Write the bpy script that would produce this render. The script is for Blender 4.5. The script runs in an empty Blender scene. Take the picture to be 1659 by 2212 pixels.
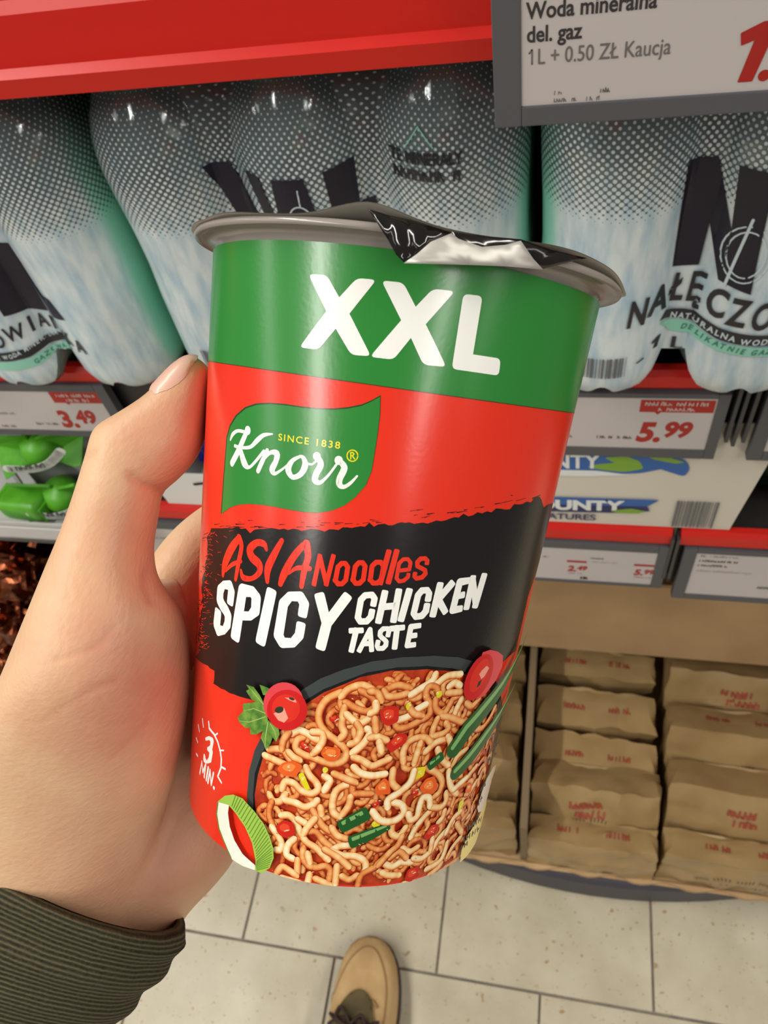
import bpy, bmesh, math, random
from mathutils import Vector, Matrix, noise
from mathutils.geometry import tessellate_polygon
from mathutils.bvhtree import BVHTree
S = bpy.context.scene
COL = S.collection
random.seed(11)
# ---------------------------------------------------------------- camera
cam_d = bpy.data.cameras.new('camera'); cam = bpy.data.objects.new('camera', cam_d); COL.objects.link(cam)
CX, CD, CF = Vector((0.975222, 0.164461, -0.147967)), Vector((0.045907, -0.804727, -0.591867)), Vector((-0.216412, 0.570409, -0.792338))
cam.matrix_world = Matrix(((CX.x, -CD.x, -CF.x, 0), (CX.y, -CD.y, -CF.y, 0), (CX.z, -CD.z, -CF.z, 1.30), (0, 0, 0, 1)))
cam_d.sensor_fit = 'VERTICAL'; cam_d.sensor_height = 36.0; cam_d.lens = 36.0 * 1660 / 2212
cam_d.clip_start = 0.02
cam_d.dof.use_dof = True; cam_d.dof.focus_distance = 0.185; cam_d.dof.aperture_fstop = 34.0
S.camera = cam
# ---------------------------------------------------------------- light
S.view_settings.view_transform = 'Standard'; S.view_settings.look = 'None'; S.view_settings.gamma = 1.0
S.view_settings.use_curve_mapping = False; S.view_settings.exposure = 0.0
wd = bpy.data.worlds.new('store_air'); S.world = wd; wd.use_nodes = True
wd.node_tree.nodes['Background'].inputs[0].default_value = (1.0, 0.975, 0.93, 1); wd.node_tree.nodes['Background'].inputs[1].default_value = 0.17
def strip_lamp(x, y, z, ly, power, w=0.14):
    l = bpy.data.lights.new('ceiling_strip', 'AREA'); l.shape = 'RECTANGLE'; l.size = w; l.size_y = ly; l.energy = power
    l.color = (1.0, 0.965, 0.90)
    o = bpy.data.objects.new('ceiling_strip', l); o.location = (x, y, z); COL.objects.link(o)
for lx, pw in ((-1.55, 116), (1.75, 76)):
    strip_lamp(lx, -.55, 2.9, 4.6, pw)
strip_lamp(-4.6, -.55, 2.9, 4.6, 80); strip_lamp(4.9, -.55, 2.9, 4.6, 55)  # outer pair, out of view, added for overall fill
# ---------------------------------------------------------------- helpers
def lin(c):
    c = c / 255.0
    return c / 12.92 if c <= 0.04045 else ((c + 0.055) / 1.055) ** 2.4
def rgb(c): return (lin(c[0]), lin(c[1]), lin(c[2]), 1.0)
MATS = {}
def M(name, col, rough=0.5, metal=0.0, spec=0.5, col2=None, nscale=20.0, bump=0.0, bscale=60.0, coat=0.0, trans=0.0, sss=0.0, coord='Object', ndet=4.0, stretch=(1, 1, 1), nlo=0.35, nhi=0.65):
    if name in MATS: return MATS[name]
    m = bpy.data.materials.new(name); m.use_nodes = True; MATS[name] = m
    nt = m.node_tree; b = nt.nodes['Principled BSDF']
    b.inputs['Base Color'].default_value = rgb(col); b.inputs['Roughness'].default_value = rough; b.inputs['Metallic'].default_value = metal
    b.inputs['Specular IOR Level'].default_value = spec; b.inputs['Coat Weight'].default_value = coat
    b.inputs['Transmission Weight'].default_value = trans
    if sss: b.inputs['Subsurface Weight'].default_value = sss; b.inputs['Subsurface Radius'].default_value = (0.004, 0.0015, 0.0008); b.inputs['Subsurface Scale'].default_value = 1.0
    if col2 is not None or bump:
        tc = nt.nodes.new('ShaderNodeTexCoord'); mp = nt.nodes.new('ShaderNodeMapping'); mp.inputs['Scale'].default_value = stretch
        nt.links.new(tc.outputs[coord], mp.inputs[0])
    if col2 is not None:
        n = nt.nodes.new('ShaderNodeTexNoise'); n.inputs['Scale'].default_value = nscale; n.inputs['Detail'].default_value = ndet
        r = nt.nodes.new('ShaderNodeValToRGB'); r.color_ramp.elements[0].color = rgb(col); r.color_ramp.elements[1].color = rgb(col2)
        r.color_ramp.elements[0].position = nlo; r.color_ramp.elements[1].position = nhi
        nt.links.new(mp.outputs[0], n.inputs['Vector']); nt.links.new(n.outputs[0], r.inputs[0]); nt.links.new(r.outputs[0], b.inputs['Base Color'])
    if bump:
        n = nt.nodes.new('ShaderNodeTexNoise'); n.inputs['Scale'].default_value = bscale; n.inputs['Detail'].default_value = 3
        bp = nt.nodes.new('ShaderNodeBump'); bp.inputs['Strength'].default_value = bump; bp.inputs['Distance'].default_value = 0.002
        nt.links.new(mp.outputs[0], n.inputs['Vector']); nt.links.new(n.outputs[0], bp.inputs['Height']); nt.links.new(bp.outputs[0], b.inputs['Normal'])
    return m
def link_mesh(name, me, parent=None, mats=(), smooth=False):
    for m in (mats if isinstance(mats, (list, tuple)) else [mats]): me.materials.append(m)
    if smooth:
        for p in me.polygons: p.use_smooth = True
    o = bpy.data.objects.new(name, me); COL.objects.link(o)
    if parent: o.parent = parent
    return o
def obj(name, v, f, mat, parent=None, smooth=False, midx=None):
    me = bpy.data.meshes.new(name); me.from_pydata([tuple(x) for x in v], [], f); me.update()
    o = link_mesh(name, me, parent, mat, smooth)
    if midx:
        for p, i in zip(me.polygons, midx): p.material_index = i
    return o
def bobj(name, bm, mat, parent=None, smooth=False):
    me = bpy.data.meshes.new(name); bm.to_mesh(me); bm.free(); return link_mesh(name, me, parent, mat, smooth)
def tag(o, label=None, cat=None, group=None, kind=None):
    if label: o['label'] = label
    if cat: o['category'] = cat
    if group: o['group'] = group
    if kind: o['kind'] = kind
    return o
def thing(name, label, cat, loc=(0, 0, 0), rz=0.0, group=None):
    o = bpy.data.objects.new(name, None); o.empty_display_size = 0.02; COL.objects.link(o)
    o.location = loc; o.rotation_euler = (0, 0, rz); return tag(o, label, cat, group)
def box_bm(bm, x0, x1, y0, y1, z0, z1, bev=0.0):
    r = bmesh.ops.create_cube(bm, size=1.0); vs = r['verts']
    for v in vs: v.co = Vector((x0 + (v.co.x + .5) * (x1 - x0), y0 + (v.co.y + .5) * (y1 - y0), z0 + (v.co.z + .5) * (z1 - z0)))
    if bev:
        es = list({e for v in vs for e in v.link_edges})
        bmesh.ops.bevel(bm, geom=es, offset=bev, segments=2, affect='EDGES', profile=0.6)
def box(name, x0, x1, y0, y1, z0, z1, mat, parent=None, bev=0.0):
    bm = bmesh.new(); box_bm(bm, x0, x1, y0, y1, z0, z1, bev); return bobj(name, bm, mat, parent)
def loft(rings, closed=True, caps=True):
    n = len(rings[0]); v = [p for r in rings for p in r]; f = []
    for i in range(len(rings) - 1):
        for j in range(n if closed else n - 1):
            k = (j + 1) % n; f.append((i * n + j, i * n + k, (i + 1) * n + k, (i + 1) * n + j))
    if caps and closed: f.append(tuple(range(n))[::-1]); f.append(tuple((len(rings) - 1) * n + j for j in range(n)))
    return v, f
def revolve(prof, n=96):
    return loft([[(r * math.sin(2 * math.pi * j / n), -r * math.cos(2 * math.pi * j / n), h) for j in range(n)] for r, h in prof], True, False)
def catmull(pts, m=6):
    out = []; n = len(pts)
    for i in range(n - 1):
        p0, p1, p2, p3 = pts[max(i - 1, 0)], pts[i], pts[i + 1], pts[min(i + 2, n - 1)]
        for k in range(m):
            t = k / m
            out.append(tuple(0.5 * (2 * b + (c - a) * t + (2 * a - 5 * b + 4 * c - d) * t * t + (3 * b - a - 3 * c + d) * t ** 3) for a, b, c, d in zip(p0, p1, p2, p3)))
    out.append(tuple(pts[-1])); return out
# flat print: polygons and pen strokes in a plane (x, y), z = print layer
def add_poly(bm, pts, z=0.0, mi=0, rad=0.0):
    if rad:
        q = []; n = len(pts); sgn = 1 if sum(pts[i - 1][0] * pts[i][1] - pts[i][0] * pts[i - 1][1] for i in range(n)) > 0 else -1
        for i in range(n):
            p, a, c = Vector(pts[i]), Vector(pts[i - 1]), Vector(pts[(i + 1) % n])
            d1, d2 = (a - p), (c - p)
            if sgn * (-d1).cross(d2) < 0: q.append(tuple(p)); continue      # keep inner corners crisp
            r = min(rad, d1.length * .4, d2.length * .4)
            s, e = p + d1.normalized() * r, p + d2.normalized() * r
            for t in (0, .25, .5, .75, 1): q.append(tuple(s * (1 - t) ** 2 + p * 2 * t * (1 - t) + e * t * t))
        pts = q
    vs = [bm.verts.new((p[0], p[1], z)) for p in pts]
    for t in tessellate_polygon([[Vector((p[0], p[1], 0)) for p in pts]]):
        try: f = bm.faces.new([vs[i] for i in t]); f.material_index = mi
        except ValueError: pass
def add_stroke(bm, pts, z=0.0, mi=0, w=None, sq=False, scale=1.0, off=(0, 0)):
    P = [(Vector((p[0] + off[0], p[1] + off[1])), (p[2] if len(p) > 2 else w) * scale * .5) for p in pts]
    N = 10
    def disc(c, r, d=None):
        ring = []
        for k in range(N * 2):
            a = math.pi * k / N; x, y = math.cos(a), math.sin(a)
            if d is not None:
                x, y = math.copysign(abs(x) ** .45, x), math.copysign(abs(y) ** .45, y)
                q = Vector((d.x * x - d.y * y, d.y * x + d.x * y)) * r
            else: q = Vector((x, y)) * r
            ring.append(bm.verts.new((c.x + q.x, c.y + q.y, z)))
        f = bm.faces.new(ring); f.material_index = mi
    for i in range(len(P) - 1):
        (a, ra), (b, rb2) = P[i], P[i + 1]; d = b - a
        if d.length < .1 * ra: continue
        n = Vector((-d.y, d.x)).normalized()
        f = bm.faces.new([bm.verts.new((q.x, q.y, z)) for q in (a - n * ra, b - n * rb2, b + n * rb2, a + n * ra)]); f.material_index = mi
    if len(P) == 2 and (P[0][0] - P[1][0]).length < .1 * P[0][1]: P = P[:1]
    for i, (c, r) in enumerate(P):
        end = i == 0 or i == len(P) - 1
        d = None
        if end and sq and len(P) > 1:
            d = (P[1][0] - P[0][0]) if i == 0 else (P[-1][0] - P[-2][0])
            d = d.normalized() if d.length > 1e-6 else None
        disc(c, r, d)
def add_ribbon(bm, pts, w, z, base, seed, lay):
    P = [Vector(p[:2]) for p in pts]; n = len(P); d0, d1 = (P[0] - P[1]).normalized(), (P[-1] - P[-2]).normalized()
    S_ = [(P[0] + d0 * w * .5 * k, math.sqrt(max(0, 1 - k * k))) for k in (.98, .8, .45)] + [(p, 1.0) for p in P] + [(P[-1] + d1 * w * .5 * k, math.sqrt(max(0, 1 - k * k))) for k in (.45, .8, .98)]
    prev = None; T_ = (-1, -.72, -.3, .1, .5, .8, 1)
    for i, (p, s) in enumerate(S_):
        d = (S_[min(i + 1, len(S_) - 1)][0] - S_[max(i - 1, 0)][0]).normalized(); nn = Vector((-d.y, d.x)); side = nn.dot(Vector((-.5, .87))); row = []
        var = .16 * noise.noise(Vector((p.x * .9, p.y * .9, seed))) + .07 * noise.noise(Vector((p.x * 4, p.y * 4, seed)))
        for t in T_:
            v = bm.verts.new((p.x + nn.x * t * w * .5 * s, p.y + nn.y * t * w * .5 * s, z)); v[lay] = base + var - .50 * abs(t - .25 * side) ** 2.4 * (1 if s > .5 else 1.3); row.append(v)
        if prev:
            for k in range(6): bm.faces.new((prev[k], prev[k + 1], row[k + 1], row[k]))
        prev = row
def text2d(s, size=1.0, bold=0.0, shear=0.0, xs=1.0, align='LEFT', spacing=1.0):
    c = bpy.data.curves.new('t', 'FONT'); c.body = s; c.size = size; c.offset = bold * size; c.shear = shear; c.align_x = align; c.space_character = spacing; c.resolution_u = 4
    o = bpy.data.objects.new('t', c); COL.objects.link(o)
    dg = bpy.context.evaluated_depsgraph_get(); me = bpy.data.meshes.new_from_object(o.evaluated_get(dg))
    v = [(p.co.x * xs, p.co.y) for p in me.vertices]; f = [tuple(p.vertices) for p in me.polygons]
    bpy.data.objects.remove(o); bpy.data.curves.remove(c); bpy.data.meshes.remove(me)
    return v, f
def add_text(bm, s, x, y, size, z=0.0, mi=0, ang=0.0, **k):
    v, f = text2d(s, size, **k); ca, sa = math.cos(ang), math.sin(ang)
    vs = [bm.verts.new((x + a * ca - b * sa, y + a * sa + b * ca, z)) for a, b in v]
    for q in f:
        try: fc = bm.faces.new([vs[i] for i in q]); fc.material_index = mi
        except ValueError: pass
    return max(a for a, b in v) if v else 0
def cut_u(bm, step):
    xs = [v.co.x for v in bm.verts]
    for k in range(math.floor(min(xs) / step) + 1, math.ceil(max(xs) / step)):
        bmesh.ops.bisect_plane(bm, geom=bm.verts[:] + bm.edges[:] + bm.faces[:], plane_co=(k * step, 0, 0), plane_no=(1, 0, 0), dist=1e-7)
def scribble(bm, x, y, w, h, n, z=0, mi=0, th=None, seed=0):
    r = random.Random(seed); th = th or h * .16; dx = w / n
    for k in range(n):
        x0 = x + k * dx; t = r.random()
        if t < .06: continue
        add_stroke(bm, [(x0 + dx * .1, y), (x0 + dx * .2, y + h * r.uniform(.6, 1))], z, mi, th)
        if t > .3: add_stroke(bm, [(x0 + dx * .15, y + h * r.uniform(.3, .9)), (x0 + dx * .75, y + h * r.uniform(0, .9)), (x0 + dx * .75, y)], z, mi, th)
WHITEP = M('white_print', (250, 249, 240), .32); BLACKP = M('black_print', (24, 21, 20), .28)
ART={
'xxl':[[(-19.38,132.99),(-15.37,133.14),(-12.24,129.24),(-9.08,133.17),(-5.21,133.3),(-9.78,126.41),(-4.41,118.93),(-8.46,118.68),(-12.27,123.28),(-15.57,118.83),(-19.95,118.8),(-14.67,126.34)],[(-4.25,133.28),(-0.03,133.44),(3.02,129.35),(5.81,133.11),(10.22,133.36),(5.48,126.41),(10.98,118.94),(6.2,118.73),(2.98,123.45),(0.15,118.88),(-4.62,118.78),(0.58,126.47)],[(11.96,133.14),(15.99,133.35),(16.16,122.14),(22.65,122.22),(23.03,118.83),(12.16,118.74)]],
'leaf':[[(-1.46,111.75),(-1.02,108.25),(-0.95,104.23),(-1.04,99.87),(-1.15,96.56),(-2.01,93.4),(-3.96,90.6),(-6.07,88.6),(-8.9,87.02),(-11.89,86.09),(-15.07,85.68),(-19.12,85.52),(-22.73,85.43),(-26.62,85.12),(-30.91,84.5),(-34.76,83.53),(-38.0,82.28),(-41.81,80.03),(-41.71,83.24),(-41.59,87.87),(-41.29,93.69),(-41.1,97.61),(-39.85,100.44),(-37.5,102.93),(-34.1,105.06),(-30.58,106.24),(-26.57,106.9),(-22.21,107.19),(-18.18,107.23),(-14.42,107.42),(-10.86,107.82),(-7.76,108.52),(-5.04,109.43),(-3.22,110.47)]],
'knorr':[[(-32.62,100.24,1.96),(-32.57,100.21,1.95)],[(-39.04,97.3,0.51),(-38.25,98.59,0.97),(-36.31,99.64,0.73),(-33.77,99.79,0.76)],[(-32.92,99.91,1.33),(-34.18,97.7,1.48),(-35.69,95.14,1.65),(-37.76,92.38,1.67)],[(-37.01,96.26,0.78),(-34.62,96.24,0.7),(-31.34,96.88,0.81),(-29.32,98.56,1.17),(-27.41,99.98,0.89),(-24.94,100.59,0.33)],[(-34.85,96.0,1.11),(-34.03,94.51,1.66),(-32.88,93.0,1.78),(-31.32,92.47,0.75),(-29.47,93.94,0.73),(-27.05,96.62,0.77)],[(-28.31,92.25,1.18),(-27.39,94.19,1.23),(-26.08,96.92,1.03)],[(-27.05,94.77,0.68),(-25.09,96.65,0.82),(-23.28,96.65,1.49),(-23.47,94.92,1.36),(-24.26,93.22,1.51),(-23.42,92.45,0.8),(-21.78,93.5,0.54),(-20.16,94.9,0.42)],[(-17.2,97.14,0.57),(-19.07,95.92,0.97),(-19.98,93.94,1.52),(-18.69,92.51,1.06),(-16.79,93.48,1.24),(-15.93,95.44,1.47),(-16.52,96.88,0.95),(-17.36,97.11,0.59)],[(-15.77,95.97,0.45),(-14.32,95.92,0.44),(-13.35,96.96,0.51)],[(-13.43,97.7,1.78),(-13.4,97.67,1.78)],[(-13.09,97.42,1.23),(-12.32,96.15,1.4),(-13.11,94.21,1.4),(-13.26,92.79,1.44),(-12.03,92.49,0.83),(-10.4,94.23,0.57),(-8.89,96.68,0.51)],[(-8.48,97.62,1.84),(-8.44,97.6,1.84)],[(-8.1,97.43,1.16),(-7.06,96.26,1.4),(-7.8,93.93,1.4),(-7.65,92.7,1.3),(-6.57,92.45,0.83),(-5.24,93.54,0.67),(-4.12,95.04,0.42)]],
'reg':[[(-4.53,99.16,0.26),(-4.53,98.87,0.26),(-4.6,98.58,0.25),(-4.75,98.32,0.25),(-4.96,98.1,0.25),(-5.22,97.95,0.24),(-5.51,97.87,0.24),(-5.82,97.86,0.25),(-6.11,97.94,0.25),(-6.37,98.08,0.26),(-6.58,98.29,0.26),(-6.73,98.55,0.26),(-6.81,98.83,0.26),(-6.8,99.13,0.26),(-6.73,99.42,0.25),(-6.57,99.68,0.25),(-6.36,99.89,0.25),(-6.1,100.05,0.24),(-5.81,100.13,0.24),(-5.51,100.13,0.25),(-5.22,100.06,0.25),(-4.97,99.91,0.25),(-4.75,99.71,0.26),(-4.6,99.45,0.26),(-4.53,99.16,0.26)],[(-5.92,98.3,0.26),(-6.09,99.57,0.26),(-5.69,99.65,0.25),(-5.37,99.4,0.26),(-5.61,99.01,0.25),(-5.94,98.93,0.24)],[(-5.66,98.95,0.26),(-5.12,98.42,0.26)]],
'spicy':[[(-34.98,61.54,2.68),(-34.8,63.5,2.69),(-35.58,64.82,2.27),(-38.29,64.21,1.87),(-39.79,62.32,3.15),(-39.78,60.33,3.33),(-38.52,59.34,2.97),(-36.64,58.52,2.77),(-35.5,57.54,2.82),(-35.56,55.57,2.69),(-36.89,53.65,1.9),(-39.7,52.78,2.68),(-40.65,54.06,3.54),(-40.43,56.15,3.43)],[(-32.05,54.26,3.49),(-30.62,64.94,3.05),(-27.31,65.5,2.45),(-25.95,64.38,2.93),(-25.88,61.49,2.76),(-27.43,59.77,2.04),(-31.43,58.79,2.12)],[(-23.4,55.57,3.09),(-21.7,66.15,2.9)],[(-12.84,64.11,2.35),(-12.72,66.01,2.39),(-13.9,67.46,2.24),(-16.52,66.95,2.07),(-18.0,64.96,2.47),(-18.57,57.59,2.65),(-17.3,56.16,2.38),(-14.58,56.77,2.1),(-13.15,58.78,2.3),(-13.04,60.71,2.38)],[(-9.05,68.02,2.48),(-6.82,62.67,2.29),(-3.16,68.98,2.31)],[(-6.82,62.67,2.42),(-7.5,57.78,2.46)]],
'chicken':[[(3.29,68.72,1.44),(3.36,69.8,1.42),(2.65,70.59,1.38),(1.11,70.26,1.4),(0.31,69.16,1.43),(0.17,65.21,1.45),(0.87,64.39,1.4),(2.33,64.63,1.43),(3.11,65.71,1.46),(3.18,66.8,1.45)],[(5.04,65.14,1.56),(5.46,71.18,1.54)],[(8.46,65.68,1.59),(8.57,71.84,1.56)],[(5.25,68.17,1.5),(8.52,68.77,1.51)],[(10.22,66.08,1.65),(10.95,72.07,1.64)],[(15.85,70.9,1.59),(15.86,71.93,1.52),(15.22,72.74,1.36),(13.94,72.52,1.52),(13.24,71.46,1.55),(12.96,67.4,1.54),(13.61,66.6,1.39),(15.08,66.94,1.57),(15.83,68.02,1.63),(15.84,69.06,1.6)],[(17.78,67.49,1.73),(18.18,73.78,1.71)],[(21.02,74.17,1.8),(18.4,70.72,1.73),(20.65,68.14,1.56)],[(25.36,75.04,1.57),(23.25,74.73,1.82),(22.78,68.32,1.75),(24.75,68.6,1.6)],[(23.02,71.53,1.56),(24.64,71.78,1.58)],[(26.65,69.16,1.8),(26.76,75.42,1.77)],[(26.82,75.3,1.66),(29.22,69.64,1.79)],[(29.26,69.52,1.94),(30.03,75.77,1.94)]],
'taste':[[(-0.89,62.08,1.28),(1.31,62.45,1.29)],[(0.21,62.27,1.33),(-0.23,57.83,1.34)],[(1.62,58.02,1.18),(3.36,62.92,1.13),(4.39,58.47,1.18)],[(2.28,59.52,1.14),(3.94,59.79,1.15)],[(7.72,62.15,1.15),(7.77,62.96,1.13),(7.42,63.53,1.06),(6.35,63.38,1.12),(5.81,62.68,1.14),(5.83,61.88,1.11),(6.3,61.41,1.07),(7.05,60.98,1.07),(7.55,60.51,1.12),(7.56,59.7,1.16),(7.01,58.99,1.14),(5.91,58.84,1.08),(5.56,59.41,1.13),(5.62,60.23,1.14)],[(8.38,63.61,1.31),(10.79,64.01,1.32)],[(9.58,63.82,1.37),(9.74,59.58,1.39)],[(14.71,64.65,1.24),(12.85,64.33,1.33),(12.7,60.0,1.27),(14.24,60.24,1.25)],[(12.78,62.17,1.24),(14.14,62.4,1.25)]],
'noodles':[[(-10.88,70.92,1.12),(-10.25,77.02,1.09)],[(-10.2,76.91,1.12),(-8.04,71.53,1.11)],[(-8.0,71.41,1.09),(-7.17,77.52,1.07)],[(-6.01,72.53,1.13),(-5.82,75.45,1.11),(-5.11,76.37,1.06),(-4.25,76.5,1.08),(-3.62,75.8,1.11),(-3.68,72.96,1.11),(-4.4,72.02,1.07),(-5.35,71.84,1.1),(-6.01,72.53,1.13)],[(-2.06,73.28,1.11),(-1.94,76.2,1.1),(-1.27,77.11,1.06),(-0.42,77.23,1.07),(0.22,76.52,1.1),(0.22,73.64,1.11),(-0.47,72.72,1.08),(-1.4,72.57,1.08),(-2.06,73.28,1.1)],[(1.77,73.83,1.11),(1.75,76.77,1.1),(2.5,77.7,1.08),(3.52,77.84,1.05),(4.28,77.14,1.1),(4.26,74.25,1.12),(3.51,73.3,1.1),(2.52,73.13,1.07),(1.77,73.83,1.08)],[(7.62,76.41,0.86),(10.19,76.96,0.9),(10.22,78.43,0.89),(9.46,79.15,0.83),(8.43,79.01,0.88),(7.65,78.01,0.9),(7.6,74.81,0.89),(8.34,74.13,0.84),(9.36,74.42,0.9),(10.15,75.29,0.93),(10.16,75.75,0.91)],[(14.04,78.73,1.08),(14.03,79.13,1.01),(13.45,79.62,0.95),(12.34,79.46,1.03),(11.76,78.68,1.06),(11.91,77.83,0.96),(13.89,77.06,0.96),(14.1,76.3,1.1),(13.49,75.47,1.06),(12.24,75.12,0.98),(11.65,75.57,1.0),(11.66,76.01,1.06)],[(4.95,80.13,1.25),(4.15,73.52,1.27)],[(6.67,80.41,1.26),(5.94,73.91,1.28)]],
'asia':[[(-38.95,66.36,1.18),(-38.36,69.1,2.31),(-36.06,73.04,2.45),(-33.26,76.25,1.67)],[(-33.18,76.22,2.1),(-32.05,74.74,1.48),(-32.69,71.01,1.5),(-33.43,66.81,1.12)],[(-37.67,67.69,0.7),(-35.21,69.75,1.05),(-31.88,71.33,0.94)],[(-24.0,75.78,0.85),(-24.88,76.84,1.51),(-27.1,76.61,1.56),(-29.09,74.66,2.16),(-28.17,73.09,2.2),(-25.91,72.1,2.06),(-25.55,70.41,1.54),(-27.67,68.43,1.11),(-30.69,67.89,1.45),(-31.65,69.2,0.91)],[(-19.98,78.6,1.17),(-21.63,75.3,1.75),(-23.16,71.72,1.96),(-23.01,68.85,1.12)],[(-19.32,69.11,1.28),(-18.59,71.47,1.86),(-16.81,75.31,1.7),(-14.86,78.14,1.52),(-13.87,79.17,1.23)],[(-13.72,79.08,1.92),(-13.01,76.54,1.57),(-13.59,73.24,1.52),(-13.87,69.71,1.11)],[(-17.42,71.72,0.4),(-15.45,73.49,1.01),(-12.3,73.98,1.07)]],
'patch':[[(-46.77,75.62),(-47.17,75.52),(-42.28,76.58),(-40.49,76.97),(-38.07,77.61),(-36.14,77.91),(-34.4,78.68),(-32.67,78.54),(-31.1,78.98),(-29.47,78.22),(-28.2,79.29),(-26.91,79.72),(-25.65,79.99),(-24.43,80.36),(-23.25,80.71),(-22.07,80.81),(-20.92,80.84),(-19.83,81.25),(-18.64,81.18),(-17.53,81.66),(-16.4,81.8),(-15.26,81.63),(-14.21,82.05),(-13.13,82.48),(-12.02,82.59),(-10.92,82.59),(-9.81,82.43),(-8.81,83.11),(-7.76,83.26),(-6.74,83.27),(-5.83,84.01),(-4.84,84.16),(-3.84,84.18),(-2.9,84.53),(-1.96,84.82),(-0.99,84.86),(-0.16,85.84),(0.91,85.11),(1.79,85.74),(3.11,86.05),(4.07,85.82),(4.98,85.94),(5.83,86.43),(6.7,86.79),(7.64,86.74),(8.54,86.97),(9.59,86.73),(10.56,86.98),(11.54,87.21),(12.6,87.08),(13.56,87.48),(14.53,87.92),(15.61,87.83),(16.63,88.09),(17.63,88.53),(18.65,88.92),(19.82,88.92),(20.81,89.81),(22.14,89.28),(23.31,89.56),(24.4,90.29),(25.74,90.1),(26.94,90.59),(28.37,90.4),(29.53,91.31),(31.0,91.26),(32.59,91.07),(34.16,91.16),(35.26,92.32),(36.87,92.23),(38.49,92.34),(40.03,92.88),(42.05,92.61),(43.54,93.81),(45.76,93.86),(47.51,93.02),(50.25,91.07),(54.19,91.59),(64.11,91.1),(64.1,90.04),(64.1,88.98),(64.09,87.91),(64.09,86.85),(64.08,85.78),(64.08,84.65),(64.09,83.51),(64.09,82.38),(64.09,81.24),(64.09,80.09),(64.1,78.95),(64.1,77.8),(64.1,76.65),(64.1,75.53),(61.75,74.94),(61.2,73.57),(59.59,72.83),(58.59,71.88),(57.81,70.87),(56.94,69.98),(56.15,69.1),(55.52,68.12),(55.64,66.87),(56.03,65.35),(55.79,64.43),(56.02,63.06),(56.19,61.76),(56.25,60.59),(56.28,59.45),(56.02,58.59),(55.95,57.55),(56.16,56.22),(56.31,54.96),(56.23,53.91),(52.71,54.0),(50.07,53.84),(47.86,53.4),(45.86,53.01),(44.14,52.4),(41.8,52.81),(39.79,52.89),(37.9,53.04),(36.17,53.07),(34.5,53.15),(33.0,52.95),(31.48,53.04),(30.04,53.02),(28.57,53.3),(27.28,53.08),(25.98,53.03),(24.75,52.83),(23.47,52.98),(22.35,52.55),(21.17,52.43),(19.98,52.5),(18.86,52.32),(17.75,52.14),(16.68,51.9),(15.62,51.69),(14.59,51.4),(13.51,51.43),(12.49,51.16),(11.46,51.02),(10.47,50.69),(9.45,50.57),(8.46,50.3),(7.43,50.29),(6.45,49.99),(5.45,49.81),(4.5,49.36),(3.51,49.19),(2.51,49.01),(1.53,48.76),(0.56,48.4),(-0.44,48.22),(-1.43,47.95),(-2.4,47.53),(-3.37,47.05),(-4.4,46.97),(-5.4,46.67),(-6.4,46.24),(-7.4,45.77),(-8.39,45.11),(-9.4,44.57),(-10.44,44.13),(-11.47,43.57),(-12.53,43.04),(-13.6,42.48),(-14.7,42.06),(-15.79,41.38),(-16.91,40.73),(-18.22,40.83),(-19.55,40.8),(-20.91,40.81),(-22.31,40.73),(-23.73,40.57),(-25.59,40.45),(-27.53,40.16),(-29.26,39.95),(-31.09,39.81),(-33.02,39.52),(-35.12,39.59),(-36.85,39.28),(-38.75,39.29),(-40.72,39.12),(-40.43,40.32),(-40.41,41.42),(-40.57,42.45),(-43.24,42.15),(-44.54,42.32),(-48.9,41.42),(-52.45,40.8),(-56.3,40.1),(-59.25,39.3),(-53.05,42.69),(-54.45,43.42),(-52.41,45.32),(-55.51,45.5),(-55.76,46.63),(-54.37,48.29),(-53.16,49.87),(-54.87,50.53),(-53.03,52.29),(-53.28,53.41),(-50.94,55.29),(-53.56,55.69),(-51.25,57.54),(-53.29,58.13),(-53.62,59.21),(-53.14,60.51),(-53.71,61.53),(-51.83,63.19),(-50.4,64.72),(-50.92,65.73),(-50.03,67.1),(-48.69,68.57),(-49.62,69.48),(-49.4,70.64),(-49.56,71.71),(-50.6,72.58),(-48.07,74.24)]],
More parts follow.
